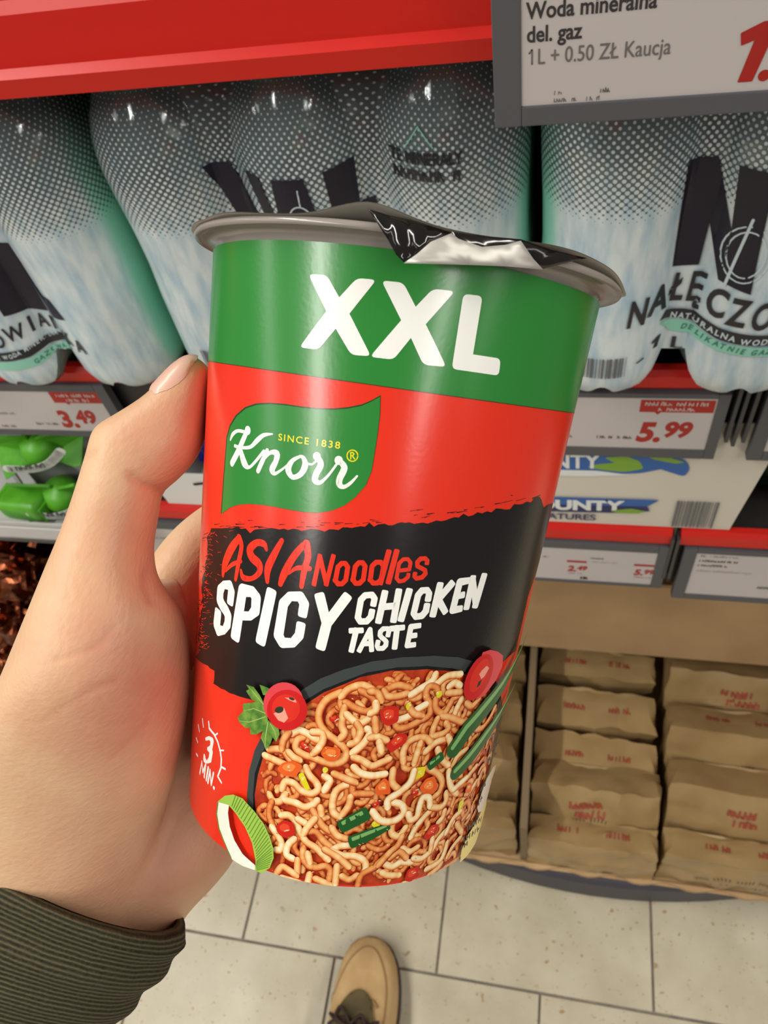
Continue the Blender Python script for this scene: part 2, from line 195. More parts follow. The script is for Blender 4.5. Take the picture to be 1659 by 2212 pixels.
'splatter':[[(-34.85,79.13,0.24),(-31.48,79.88,0.06)],[(-30.52,80.89,0.13),(-28.81,81.25,0.06)],[(11.67,88.32,0.19),(12.94,88.81,0.06)],[(-45.13,76.81,0.17),(-41.99,77.71,0.07)],[(-15.51,83.43,0.16),(-14.65,83.65,0.06)],[(8.31,89.32,0.1),(10.29,89.86,0.06)],[(-5.45,84.84,0.15),(-3.71,85.19,0.06)],[(12.25,89.0,0.17),(13.86,89.43,0.06)],[(1.34,86.07,0.22),(2.52,86.24,0.06)],[(-26.92,80.07,0.24),(-24.26,80.58,0.06)],[(-16.52,82.2,0.16),(-14.84,82.57,0.06)],[(28.98,92.25,0.23),(31.55,92.66,0.07)],[(0.41,86.2,0.11),(1.81,86.45,0.06)],[(33.45,94.25,0.2),(34.16,94.25,0.06)],[(-28.19,79.99,0.24),(-25.6,80.58,0.06)],[(-7.72,84.65,0.19),(-5.78,85.0,0.06)],[(-21.04,81.87,0.18),(-19.48,82.26,0.06)],[(9.75,89.61,0.12),(11.13,89.99,0.06)],[(42.42,93.54,0.37),(46.1,94.19,0.12)],[(-38.82,77.86,0.16),(-36.79,78.27,0.06)],[(35.64,93.04,0.11),(39.23,93.66,0.08)],[(-11.49,84.43,0.15),(-11.07,84.65,0.06)],[(9.34,88.52,0.14),(10.01,88.71,0.06)],[(-41.98,77.07,0.13),(-39.34,77.82,0.06)],[(11.05,88.19,0.13),(11.91,88.39,0.06)],[(16.82,89.72,0.2),(19.03,90.17,0.06)],[(-12.01,83.17,0.17),(-11.1,83.28,0.06)],[(-14.18,82.78,0.23),(-12.15,83.04,0.06)],[(-35.63,78.42,0.15),(-33.32,78.93,0.06)],[(19.14,89.96,0.24),(21.55,90.43,0.06)],[(-1.59,85.54,0.11),(-0.14,85.85,0.06)],[(31.54,92.66,0.13),(34.34,93.19,0.07)],[(-29.52,79.6,0.13),(-27.03,80.21,0.06)],[(-33.79,79.9,0.1),(-33.03,79.99,0.06)],[(20.79,90.6,0.23),(21.65,90.75,0.06)],[(12.2,89.08,0.24),(13.58,89.41,0.06)],[(-33.99,78.62,0.2),(-31.51,79.17,0.06)],[(17.78,89.75,0.13),(18.96,89.95,0.06)],[(25.09,91.38,0.21),(26.05,91.57,0.07)],[(-10.82,84.13,0.11),(-8.71,84.51,0.06)],[(-0.09,86.45,0.17),(0.94,86.56,0.06)],[(23.41,91.19,0.09),(25.31,91.51,0.06)],[(-37.78,77.74,0.15),(-34.37,78.71,0.06)],[(-2.88,85.16,0.11),(-2.38,85.18,0.06)],[(-10.97,83.68,0.2),(-10.02,83.75,0.06)],[(-7.65,84.33,0.17),(-6.53,84.66,0.06)],[(-52.37,55.35,0.21),(-58.99,53.51,0.11)],[(-51.27,72.39,0.21),(-55.75,71.1,0.16)],[(-57.73,52.63,0.39),(-62.77,51.4,0.07)],[(-52.67,48.47,0.2),(-53.8,47.9,0.17)],[(-54.2,54.43,0.24),(-53.67,54.73,0.17)],[(-50.32,67.89,0.24),(-48.75,68.69,0.16)],[(-50.76,56.59,0.19),(-53.37,55.68,0.11)],[(-45.17,71.41,0.2),(-44.18,71.32,0.13)],[(-53.84,48.97,0.25),(-51.25,49.93,0.09)],[(-52.07,57.09,0.2),(-51.6,57.64,0.17)],[(-58.4,52.79,0.35),(-56.57,52.91,0.17)],[(-52.04,61.36,0.28),(-51.55,61.23,0.17)],[(-47.07,71.07,0.09),(-49.1,70.38,0.09)],[(-62.89,40.18,0.07),(-62.81,39.81,0.06)],[(-51.02,58.04,0.38),(-49.7,58.74,0.17)],[(-51.6,57.48,0.22),(-52.46,57.47,0.17)],[(-49.29,49.06,0.22),(-49.4,49.24,0.17)],[(-51.78,71.48,0.09),(-56.21,70.49,0.07)],[(-49.72,73.85,0.13),(-53.72,72.54,0.16)],[(-51.9,57.41,0.42),(-51.35,58.01,0.17)],[(-52.25,53.27,0.17),(-50.87,53.87,0.15)],[(-54.55,49.22,0.39),(-54.46,48.8,0.17)],[(-48.6,59.67,0.16),(-48.9,59.57,0.07)],[(-52.33,60.02,0.18),(-53.94,59.44,0.16)],[(-56.61,62.77,0.2),(-54.73,62.9,0.17)],[(-59.2,44.87,0.41),(-62.9,43.47,0.06)],[(-62.91,67.23,0.18),(-61.36,67.56,0.17)],[(-51.49,53.2,0.18),(-56.58,51.85,0.14)],[(-50.02,65.15,0.22),(-54.28,64.5,0.17)],[(-48.7,64.04,0.36),(-49.96,63.98,0.17)],[(-48.55,70.54,0.14),(-47.63,70.8,0.07)],[(-58.4,44.54,0.19),(-62.86,43.09,0.07)],[(-48.45,69.39,0.18),(-49.44,69.45,0.17)],[(-51.44,58.77,0.09),(-53.09,58.37,0.1)],[(-54.69,55.83,0.19),(-57.37,54.89,0.17)],[(-48.76,64.95,0.21),(-52.8,64.16,0.11)],[(-49.53,65.33,0.3),(-50.04,65.59,0.17)],[(-49.98,65.11,0.37),(-49.77,65.35,0.17)],[(-55.57,44.68,0.17),(-59.81,43.09,0.17)],[(-55.13,42.53,0.2),(-55.77,42.78,0.17)]],
'redscuff':[[(-52.35,49.26,0.16),(-50.76,49.46,0.14)],[(-52.64,46.39,0.19),(-48.89,47.8,0.06)],[(-47.99,73.64,0.2),(-46.85,74.17,0.11)],[(-47.43,67.25,0.06),(-44.74,67.97,0.05)],[(-48.64,52.9,0.28),(-47.44,53.5,0.1)],[(-50.32,59.42,0.21),(-48.68,60.26,0.13)],[(-48.26,60.18,0.32),(-46.46,60.24,0.12)],[(-52.34,44.59,0.16),(-48.63,45.43,0.11)],[(-50.21,55.15,0.22),(-47.99,56.2,0.11)],[(-45.75,64.81,0.15),(-44.9,65.45,0.12)],[(-47.95,60.46,0.12),(-45.2,61.06,0.06)],[(-52.17,54.94,0.25),(-50.99,55.67,0.14)],[(-52.58,54.59,0.11),(-49.47,55.43,0.06)],[(-48.56,67.81,0.09),(-46.23,68.19,0.07)],[(-48.37,71.18,0.09),(-46.25,71.86,0.06)],[(-52.26,47.66,0.28),(-49.16,48.26,0.12)],[(-44.6,54.6,0.18),(-44.02,54.94,0.09)],[(-51.42,51.96,0.24),(-50.08,52.24,0.11)],[(-46.82,64.07,0.1),(-45.33,64.23,0.09)],[(-49.21,63.22,0.16),(-48.21,63.66,0.1)],[(-46.82,49.23,0.13),(-44.61,49.67,0.08)],[(-53.31,49.61,0.1),(-49.12,51.15,0.07)],[(-51.16,50.86,0.33),(-49.92,50.85,0.14)],[(-51.06,47.87,0.3),(-50.05,47.85,0.14)],[(-42.44,64.38,0.27),(-41.84,64.2,0.12)],[(-47.94,72.07,0.14),(-46.63,72.24,0.07)],[(-42.17,70.95,0.12),(-40.07,71.54,0.05)],[(-48.36,66.62,0.12),(-45.5,67.27,0.06)],[(-50.34,61.52,0.25),(-47.84,62.6,0.1)],[(-50.49,65.68,0.22),(-48.64,66.47,0.11)],[(-47.67,59.51,0.13),(-45.13,60.59,0.07)],[(-39.58,75.36,0.14),(-37.98,75.34,0.07)],[(-48.29,59.91,0.11),(-46.32,60.46,0.06)],[(-54.42,43.08,0.16),(-51.3,44.02,0.08)],[(-46.99,73.57,0.06),(-45.52,73.96,0.05)],[(-49.95,57.76,0.24),(-49.08,58.18,0.12)],[(-51.07,52.15,0.15),(-48.56,52.86,0.06)],[(-41.93,56.79,0.1),(-41.26,57.37,0.1)],[(-49.95,68.6,0.15),(-48.73,68.92,0.06)],[(-49.48,48.2,0.09),(-47.88,48.8,0.06)],[(-48.47,65.96,0.23),(-47.48,65.87,0.14)],[(-52.62,44.42,0.08),(-48.71,45.88,0.06)],[(-50.28,63.26,0.18),(-47.62,64.15,0.06)],[(-41.74,65.88,0.13),(-40.08,65.92,0.08)],[(-43.9,74.79,0.27),(-42.9,74.6,0.11)],[(-47.02,49.18,0.11),(-45.27,49.51,0.09)],[(-51.22,57.76,0.25),(-49.13,58.62,0.1)],[(-50.72,64.17,0.22),(-49.73,63.97,0.14)],[(-46.66,71.44,0.09),(-45.06,71.96,0.06)],[(-54.19,46.48,0.36),(-51.37,46.95,0.14)],[(-50.53,64.61,0.31),(-49.19,64.73,0.12)],[(-50.7,47.84,0.19),(-48.13,48.34,0.11)],[(-51.24,48.45,0.19),(-48.04,49.82,0.08)],[(-50.98,46.15,0.13),(-48.19,46.86,0.08)],[(-52.44,54.52,0.15),(-50.74,55.4,0.14)],[(-50.41,60.11,0.22),(-48.36,61.02,0.1)],[(-47.84,46.52,0.21),(-44.98,47.87,0.07)],[(-49.4,56.78,0.26),(-48.46,56.91,0.11)],[(-48.96,56.69,0.13),(-46.54,57.82,0.09)],[(-51.03,64.39,0.12),(-49.39,64.71,0.08)],[(-50.97,53.85,0.12),(-47.92,54.62,0.07)],[(-45.5,59.99,0.28),(-43.85,60.04,0.1)],[(-51.89,55.44,0.14),(-48.97,56.47,0.07)],[(-52.51,45.91,0.22),(-48.72,46.87,0.09)],[(-47.24,55.3,0.12),(-45.23,55.97,0.06)],[(-52.89,46.56,0.17),(-50.77,47.51,0.12)],[(-49.92,45.2,0.22),(-47.6,46.25,0.08)],[(-49.56,48.39,0.07),(-46.73,49.25,0.06)],[(-49.25,69.57,0.17),(-47.98,69.77,0.07)],[(-46.54,59.74,0.07),(-44.13,60.38,0.06)],[(-46.78,54.96,0.09),(-44.51,55.74,0.06)],[(-51.87,46.14,0.09),(-49.43,47.06,0.06)],[(-46.27,47.12,0.34),(-45.59,47.68,0.14)],[(-40.67,68.32,0.11),(-39.55,68.68,0.05)],[(-52.96,48.33,0.26),(-50.55,48.93,0.1)],[(-52.16,49.36,0.18),(-50.4,50.17,0.12)],[(-43.41,73.38,0.2),(-42.13,73.28,0.09)],[(-51.11,45.87,0.3),(-49.18,46.27,0.12)],[(-48.82,73.41,0.1),(-47.27,73.55,0.09)],[(-47.4,74.34,0.11),(-44.9,74.85,0.06)],[(-50.27,67.35,0.17),(-47.29,67.79,0.08)],[(-51.7,55.61,0.16),(-50.62,56.14,0.14)],[(-51.26,58.37,0.27),(-49.36,58.64,0.12)],[(-46.14,59.93,0.14),(-44.25,60.11,0.09)],[(-37.21,77.03,0.1),(-35.5,77.59,0.05)],[(-48.96,60.37,0.2),(-46.61,60.69,0.09)],[(-47.9,70.39,0.16),(-45.11,70.66,0.08)],[(-49.56,61.57,0.19),(-46.37,62.19,0.07)],[(-47.79,48.06,0.22),(-46.26,48.98,0.11)],[(-49.26,61.82,0.25),(-46.88,62.07,0.1)],[(-48.46,54.45,0.09),(-46.48,55.02,0.06)],[(-53.39,45.06,0.12),(-51.23,45.71,0.07)],[(-48.99,72.4,0.14),(-46.06,73.02,0.06)],[(-47.81,59.02,0.14),(-46.01,59.4,0.07)],[(-48.69,46.25,0.13),(-47.43,46.5,0.1)],[(-45.29,46.74,0.2),(-44.11,47.37,0.08)],[(-48.17,45.51,0.12),(-45.44,46.3,0.07)],[(-44.78,52.81,0.12),(-42.34,53.63,0.05)],[(-49.21,52.77,0.08),(-47.76,53.35,0.07)],[(-47.82,58.14,0.22),(-46.67,58.65,0.08)],[(-47.09,73.09,0.27),(-46.26,72.89,0.14)],[(-51.34,51.4,0.13),(-50.01,51.8,0.06)],[(-49.4,68.49,0.17),(-46.51,69.57,0.08)],[(-46.38,69.42,0.27),(-44.93,69.44,0.1)],[(-47.9,59.09,0.13),(-46.71,59.4,0.06)],[(-45.09,74.78,0.31),(-44.42,75.28,0.12)],[(-45.63,58.8,0.11),(-43.09,59.69,0.06)],[(-53.61,43.37,0.31),(-51.14,43.9,0.14)],[(-47.41,74.22,0.13),(-45.06,74.76,0.05)],[(-48.33,63.89,0.18),(-47.19,64.59,0.13)]],
'bowl':[[(-17.76,0.36),(-20.57,4.9),(-22.38,9.84),(-23.82,17.01),(-23.73,23.32),(-22.49,28.87),(-20.14,34.19),(-16.78,39.66),(-13.44,44.06),(-10.82,46.74),(-6.67,50.19),(-1.51,53.1),(5.06,55.84),(12.23,57.33),(20.02,57.78),(27.1,57.16),(34.07,55.03),(40.45,52.0),(46.79,47.13),(54.47,40.14),(64.11,31.76),(64.04,26.56),(64.09,18.46),(61.91,11.25),(61.41,0.6),(51.51,0.6),(41.62,0.6),(31.72,0.6),(21.82,0.6),(11.93,0.6),(2.03,0.6),(-7.86,0.6),(-17.76,0.6)]],
'soup':[[(-16.15,0.52),(-19.45,8.58),(-21.26,17.91),(-20.81,23.25),(-19.82,27.52),(-18.34,30.73),(-15.11,36.51),(-10.78,42.47),(-5.47,47.16),(-1.25,49.58),(2.77,51.95),(9.83,54.08),(18.95,54.63),(26.09,53.9),(33.36,51.93),(41.59,47.67),(48.21,41.91),(53.0,35.56),(54.98,29.82),(55.76,21.77),(56.67,13.51),(56.17,0.6),(47.13,0.6),(38.09,0.6),(29.05,0.6),(20.01,0.6),(10.97,0.6),(1.93,0.6),(-7.11,0.6),(-16.15,0.6)]],
'rim':[[(-12.31,44.99),(-10.82,46.74),(-6.67,50.19),(-1.51,53.1),(5.06,55.84),(12.23,57.33),(20.02,57.78),(27.1,57.16),(32.2,55.71),(30.7,53.27),(25.92,54.58),(18.78,55.4),(11.17,54.91),(4.04,53.16),(-1.35,50.32),(-5.56,47.9),(-10.36,43.99)],[(-20.14,34.19),(-22.49,28.87),(-23.73,23.32),(-23.82,17.01),(-22.38,9.84),(-20.61,9.38),(-21.85,17.71),(-21.86,23.25),(-20.58,27.74),(-19.11,31.3),(-17.59,34.93)]],
'panel':[[(57.07,13.07),(52.65,9.59),(46.75,7.33),(44.62,3.82),(45.39,-0.17),(50.16,-0.14),(57.05,0.55),(60.26,3.83),(60.86,9.68)]],
'info':[[(64.11,20.34),(55.86,22.56),(51.49,21.12),(49.81,18.0),(48.76,13.97),(50.91,11.78),(54.9,10.51),(58.55,12.47),(59.22,17.79),(64.09,19.3)]],
'marks':[[(48.25,32.32,0.61),(47.87,33.55,0.61)],[(49.48,32.57,0.61),(49.34,33.74,0.61)],[(49.07,33.26,0.5),(50.08,33.2,0.5)],[(50.82,32.78,0.61),(49.69,34.26,0.61)],[(52.32,32.94,0.61),(51.93,34.2,0.61)],[(51.81,33.67,0.5),(53.08,33.51,0.5)],[(54.06,33.01,0.61),(53.59,34.3,0.61)],[(48.92,28.97,0.61),(48.08,30.24,0.61)],[(50.22,29.19,0.61),(49.68,30.37,0.61)],[(49.83,29.82,0.5),(50.91,29.72,0.5)],[(51.65,29.35,0.61),(51.12,30.54,0.61)],[(53.29,29.44,0.61),(51.91,30.92,0.61)],[(52.79,30.12,0.5),(54.2,29.9,0.5)],[(55.24,29.41,0.61),(55.21,30.45,0.61)],[(49.46,25.89,0.61),(48.51,27.21,0.61)],[(50.87,26.05,0.61),(49.84,27.41,0.61)],[(50.46,26.7,0.5),(51.6,26.57,0.5)],[(52.45,26.15,0.61),(52.07,27.3,0.61)],[(54.3,26.14,0.61),(53.5,27.45,0.61)],[(53.75,26.85,0.5),(55.33,26.55,0.5)],[(48.4,18.97,0.61),(48.48,19.58,0.61)],[(49.8,19.12,0.61),(49.7,19.8,0.61)],[(49.56,19.53,0.5),(50.64,19.39,0.5)],[(51.35,19.2,0.61),(50.49,20.16,0.61)],[(49.58,14.47,0.61),(48.88,15.9,0.61)],[(50.5,15.17,0.61),(50.43,16.36,0.61)],[(50.04,15.92,0.5),(51.18,15.76,0.5)],[(45.51,8.91,0.61),(44.9,10.17,0.61)],[(46.81,8.84,0.61),(46.03,10.17,0.61)],[(46.49,9.48,0.5),(47.39,9.4,0.5)],[(48.22,8.71,0.61),(48.15,9.78,0.61)],[(49.77,8.51,0.61),(48.7,9.98,0.61)],[(49.38,9.19,0.5),(50.47,9.02,0.5)],[(51.52,8.22,0.61),(50.74,9.59,0.61)],[(53.58,7.78,0.61),(53.65,8.82,0.61)],[(53.04,8.54,0.5),(54.57,8.16,0.5)],[(56.19,7.08,0.61),(55.95,8.26,0.61)],[(44.91,5.94,0.61),(44.16,7.26,0.61)],[(46.47,5.9,0.61),(45.61,7.27,0.61)],[(46.16,6.54,0.5),(47.04,6.46,0.5)],[(48.19,5.77,0.61),(47.66,7.03,0.61)],[(50.12,5.54,0.61),(49.77,6.74,0.61)],[(49.72,6.24,0.5),(50.85,6.04,0.5)],[(52.39,5.15,0.61),(52.16,6.31,0.61)],[(55.25,4.47,0.61),(53.76,6.19,0.61)],[(54.6,5.29,0.5),(56.47,4.73,0.5)],[(44.43,4.15,0.61),(44.09,5.06,0.61)],[(45.96,4.09,0.61),(45.62,5.01,0.61)],[(45.73,4.58,0.5),(46.6,4.5,0.5)],[(47.64,3.96,0.61),(47.1,4.96,0.61)]],
'parsley':[[(-19.94,41.35),(-21.51,43.08),(-23.43,44.43),(-25.82,44.26),(-24.79,43.48),(-25.66,42.8),(-23.81,41.3),(-22.35,41.19),(-26.45,39.38),(-26.07,37.7),(-27.84,35.58),(-27.13,34.69),(-25.08,33.97),(-23.61,34.44),(-23.27,33.02),(-21.34,33.62),(-19.73,34.94),(-20.04,33.04),(-19.25,32.16),(-18.4,30.74),(-17.25,32.46),(-16.8,34.26),(-15.73,33.44),(-15.01,35.57),(-15.48,36.82),(-18.54,37.91)],[(-20.51,43.37),(-21.77,45.45),(-20.74,45.47),(-19.05,45.39),(-18.24,43.99)]],
'veins':[[(-19.28,38.52,0.21),(-23.94,35.73,0.18),(-26.97,35.03,0.09)],[(-19.37,39.32,0.21),(-22.87,39.39,0.17),(-25.71,37.95,0.08)],[(-20.27,41.25,0.24),(-23.28,43.11,0.21),(-24.85,44.0,0.07)],[(-18.48,37.37,0.26),(-18.77,33.97,0.24),(-18.63,31.23,0.1)],[(-17.81,37.29,0.24),(-16.32,35.77,0.2),(-15.6,33.75,0.07)]],
'chiliside':[[(-9.69,43.35),(-9.86,42.2),(-10.27,41.09),(-10.91,40.06),(-11.75,39.17),(-12.75,38.46),(-13.87,37.95),(-15.05,37.68),(-16.23,37.65),(-17.36,37.88),(-18.36,38.34),(-19.19,39.04),(-19.8,39.93),(-20.14,40.97),(-20.2,42.11),(-19.97,43.29),(-19.48,44.46),(-18.75,45.53),(-17.83,46.47),(-16.78,47.21),(-15.64,47.72),(-14.48,47.97),(-13.36,47.96),(-12.31,47.69),(-11.39,47.17),(-10.64,46.43),(-10.09,45.51),(-9.77,44.47)],[(33.68,58.18),(36.34,58.46),(39.71,57.53),(42.77,55.97),(43.67,53.03),(41.99,49.96),(38.82,47.48),(35.34,46.09),(33.98,48.88),(33.12,54.39)]],
'chiliface':[[(-8.67,41.85),(-8.89,40.77),(-9.35,39.73),(-10.03,38.78),(-10.9,37.97),(-11.92,37.33),(-13.04,36.9),(-14.22,36.7),(-15.38,36.72),(-16.47,36.99),(-17.43,37.48),(-18.21,38.18),(-18.75,39.06),(-19.03,40.07),(-19.03,41.17),(-18.75,42.29),(-18.21,43.38),(-17.45,44.38),(-16.52,45.23),(-15.45,45.89),(-14.32,46.32),(-13.18,46.51),(-12.07,46.44),(-11.05,46.13),(-10.17,45.58),(-9.47,44.84),(-8.97,43.94),(-8.7,42.93)],[(38.8,50.17),(38.15,49.03),(37.3,48.05),(36.31,47.27),(35.23,46.73),(34.13,46.44),(33.07,46.42),(32.09,46.67),(31.23,47.17),(30.54,47.91),(30.03,48.86),(29.72,49.95),(29.62,51.15),(29.73,52.39),(30.05,53.62),(30.56,54.77),(31.24,55.79),(32.07,56.62),(33.03,57.21),(34.06,57.55),(35.13,57.59),(36.18,57.35),(37.17,56.83),(38.03,56.05),(38.7,55.06),(39.15,53.91),(39.32,52.67),(39.2,51.4)]],
'chiliinner':[[(-10.5,42.14),(-10.66,41.39),(-10.99,40.66),(-11.47,40.0),(-12.08,39.43),(-12.8,38.98),(-13.59,38.68),(-14.4,38.54),(-15.21,38.56),(-15.97,38.75),(-16.63,39.09),(-17.16,39.58),(-17.54,40.19),(-17.73,40.89),(-17.73,41.65),(-17.54,42.43),(-17.18,43.18),(-16.66,43.87),(-16.01,44.45),(-15.27,44.91),(-14.48,45.22),(-13.67,45.35),(-12.89,45.31),(-12.18,45.1),(-11.55,44.73),(-11.05,44.21),(-10.7,43.59),(-10.51,42.89)],[(36.89,51.4),(36.47,50.56),(35.92,49.81),(35.3,49.2),(34.63,48.76),(33.95,48.49),(33.3,48.42),(32.7,48.55),(32.19,48.87),(31.78,49.37),(31.49,50.02),(31.34,50.8),(31.32,51.65),(31.44,52.55),(31.69,53.44),(32.07,54.29),(32.55,55.04),(33.11,55.67),(33.74,56.14),(34.4,56.41),(35.06,56.49),(35.7,56.36),(36.27,56.04),(36.74,55.53),(37.08,54.86),(37.28,54.07),(37.32,53.2),(37.18,52.29)]],
'chilipale':[[(-17.12,39.94),(-14.5,41.98),(-13.17,39.86),(-14.1,38.54),(-15.69,38.68)],[(-14.63,44.38),(-13.58,44.63),(-11.76,44.52),(-11.53,43.9),(-13.21,44.05)],[(34.72,53.59),(36.25,54.58),(37.51,53.8),(36.23,51.87),(35.21,51.42),(34.08,52.78)]],
'chilidark':[[(-14.66,41.78),(-14.61,41.63),(-14.62,41.45),(-14.68,41.26),(-14.8,41.07),(-14.96,40.88),(-15.16,40.71),(-15.39,40.57),(-15.64,40.45),(-15.9,40.38),(-16.14,40.34),(-16.37,40.35),(-16.57,40.4),(-16.72,40.49),(-16.82,40.61),(-16.87,40.77),(-16.86,40.95),(-16.8,41.14),(-16.67,41.34),(-16.51,41.53),(-16.3,41.7),(-16.07,41.85),(-15.82,41.96),(-15.56,42.04),(-15.32,42.07),(-15.1,42.06),(-14.91,42.01),(-14.76,41.91)],[(-12.14,44.45),(-12.17,44.39),(-12.24,44.33),(-12.34,44.29),(-12.46,44.26),(-12.6,44.24),(-12.75,44.24),(-12.91,44.25),(-13.06,44.28),(-13.19,44.32),(-13.31,44.37),(-13.41,44.43),(-13.47,44.5),(-13.5,44.57),(-13.5,44.64),(-13.46,44.7),(-13.39,44.75),(-13.29,44.8),(-13.16,44.83),(-13.02,44.85),(-12.87,44.85),(-12.72,44.84),(-12.57,44.81),(-12.44,44.77),(-12.32,44.72),(-12.23,44.66),(-12.16,44.59),(-12.13,44.52)],[(34.45,50.93),(35.5,51.23),(35.24,49.91),(34.25,49.45)]],
'chive':[[(30.89,34.52,4.48),(34.39,39.03,5.03),(40.38,43.46,5.49),(47.29,47.88,4.38),(53.9,52.97,2.04),(60.41,58.13,0.44)],[(33.46,28.1,3.95),(37.64,30.83,4.55),(43.82,35.37,4.38),(49.94,39.19,2.92),(55.6,42.77,1.61),(64.1,44.84,0.05)],[(24.73,31.53,2.45),(26.69,32.83,2.54)],[(4.19,16.69,3.35),(8.27,19.28,3.55)],[(7.38,12.86,3.36),(11.34,14.68,3.07),(15.05,16.33,1.98)]],
'chivelight':[[(30.27,35.08,1.32),(33.68,39.62,1.47),(39.59,44.04,1.58),(46.5,48.37,1.31),(53.28,53.27,0.61),(60.04,58.25,0.13)],[(32.9,28.59,1.16),(37.0,31.36,1.33),(43.15,35.85,1.31),(49.3,39.58,0.88),(55.0,43.07,0.48),(64.11,44.87,0.01)],[(24.38,31.86,0.73),(26.33,33.17,0.76)],[(3.72,17.17,1.0),(7.77,19.79,1.06)],[(6.91,13.34,1.0),(10.9,15.13,0.91),(14.77,16.62,0.59)]],
'leekgreen':[[(-33.25,11.93),(-30.37,14.77),(-27.4,16.29),(-24.13,16.58),(-20.13,14.77),(-17.01,12.58),(-14.98,9.99),(-13.66,7.44),(-13.18,4.91),(-14.03,1.98),(-16.25,-0.07),(-18.06,-0.08),(-18.38,2.67),(-19.94,6.6),(-22.59,9.8),(-26.08,12.03),(-28.8,13.03)]],
'leekwhite':[[(-28.58,13.12),(-32.03,12.3),(-33.25,11.93),(-33.41,8.71),(-32.0,5.4),(-29.51,2.84),(-26.0,-0.23),(-22.24,-0.4),(-18.26,0.0),(-18.41,1.31),(-22.58,2.64),(-25.72,5.02),(-27.77,7.79),(-28.79,10.95)]],
'leekline':[[(-26.55,16.26,0.28),(-27.5,13.25,0.29)],[(-25.61,16.21,0.26),(-26.87,13.0,0.27)],[(-24.69,16.14,0.25),(-26.24,12.75,0.26)],[(-23.79,16.06,0.24),(-25.63,12.49,0.25)],[(-22.89,15.83,0.24),(-24.91,12.09,0.25)],[(-21.99,15.42,0.23),(-24.05,11.5,0.24)],[(-21.1,14.99,0.23),(-23.2,10.91,0.24)],[(-20.22,14.56,0.23),(-22.37,10.3,0.24)],[(-19.42,13.95,0.22),(-21.62,9.52,0.24)],[(-18.64,13.31,0.22),(-20.89,8.71,0.23)],[(-17.87,12.66,0.22),(-20.16,7.89,0.23)],[(-17.17,12.01,0.22),(-19.55,7.09,0.23)],[(-16.65,11.35,0.22),(-19.21,6.38,0.23)],[(-16.14,10.69,0.21),(-18.87,5.66,0.22)],[(-15.62,10.03,0.21),(-18.53,4.94,0.22)],[(-15.21,9.33,0.21),(-18.35,4.29,0.22)],[(-14.84,8.62,0.21),(-18.22,3.67,0.21)],[(-14.47,7.91,0.2),(-18.1,3.04,0.21)],[(-14.13,7.19,0.2),(-18.0,2.45,0.21)],[(-14.0,6.49,0.2),(-18.01,2.11,0.2)],[(-13.87,5.78,0.2),(-18.02,1.77,0.2)],[(-13.73,5.07,0.19),(-18.03,1.43,0.2)],[(-13.79,4.35,0.19),(-17.99,1.11,0.19)],[(-13.99,3.63,0.19),(-17.9,0.8,0.19)],[(-14.19,2.9,0.19),(-17.81,0.49,0.19)],[(-14.4,2.17,0.2),(-17.73,0.19,0.19)],[(-32.99,11.89,0.42),(-33.26,8.78,0.44),(-31.85,5.46,0.43),(-29.37,2.9,0.4),(-26.48,0.18,0.28)]],
'timer':[[(-43.39,23.74,0.83),(-41.34,24.89,0.96),(-39.65,24.84,1.73),(-39.94,22.95,1.37),(-41.98,21.7,0.66)],[(-41.64,21.85,1.13),(-39.81,21.96,1.76),(-40.19,19.72,1.62),(-41.89,18.24,0.75),(-43.65,18.22,1.63),(-43.75,18.94,1.36)],[(-46.42,13.23,0.82),(-45.34,17.02,0.45),(-44.35,14.48,0.74),(-42.59,17.33,0.75),(-43.18,13.73,0.82)],[(-41.78,13.6,0.88),(-40.96,17.2,0.88)],[(-40.67,13.34,0.82),(-39.86,17.08,0.63),(-38.76,13.53,0.6),(-37.95,17.09,0.73)],[(-37.32,13.41,0.97),(-37.26,13.41,0.96)],[(-42.19,28.68,0.75),(-41.65,27.28,0.75),(-38.65,26.86,0.65),(-36.74,25.72,0.64),(-35.32,23.95,0.62),(-34.58,22.19,0.6),(-34.53,19.86,0.58),(-35.74,17.14,0.57)],[(-38.61,26.58,0.45),(-37.1,27.77,0.43)],[(-35.7,23.94,0.34),(-33.83,24.68,0.39)],[(-34.46,20.19,0.49),(-32.68,20.32,0.56)],[(-35.74,17.14,0.61),(-33.91,16.28,0.58)],[(-46.53,27.67,0.61),(-45.56,26.12,0.61)],[(-49.95,24.75,0.61),(-48.69,23.61,0.61)],[(-51.46,20.59,0.61),(-49.68,20.21,0.61)],[(-50.63,16.65,0.61),(-49.03,16.75,0.61)]],
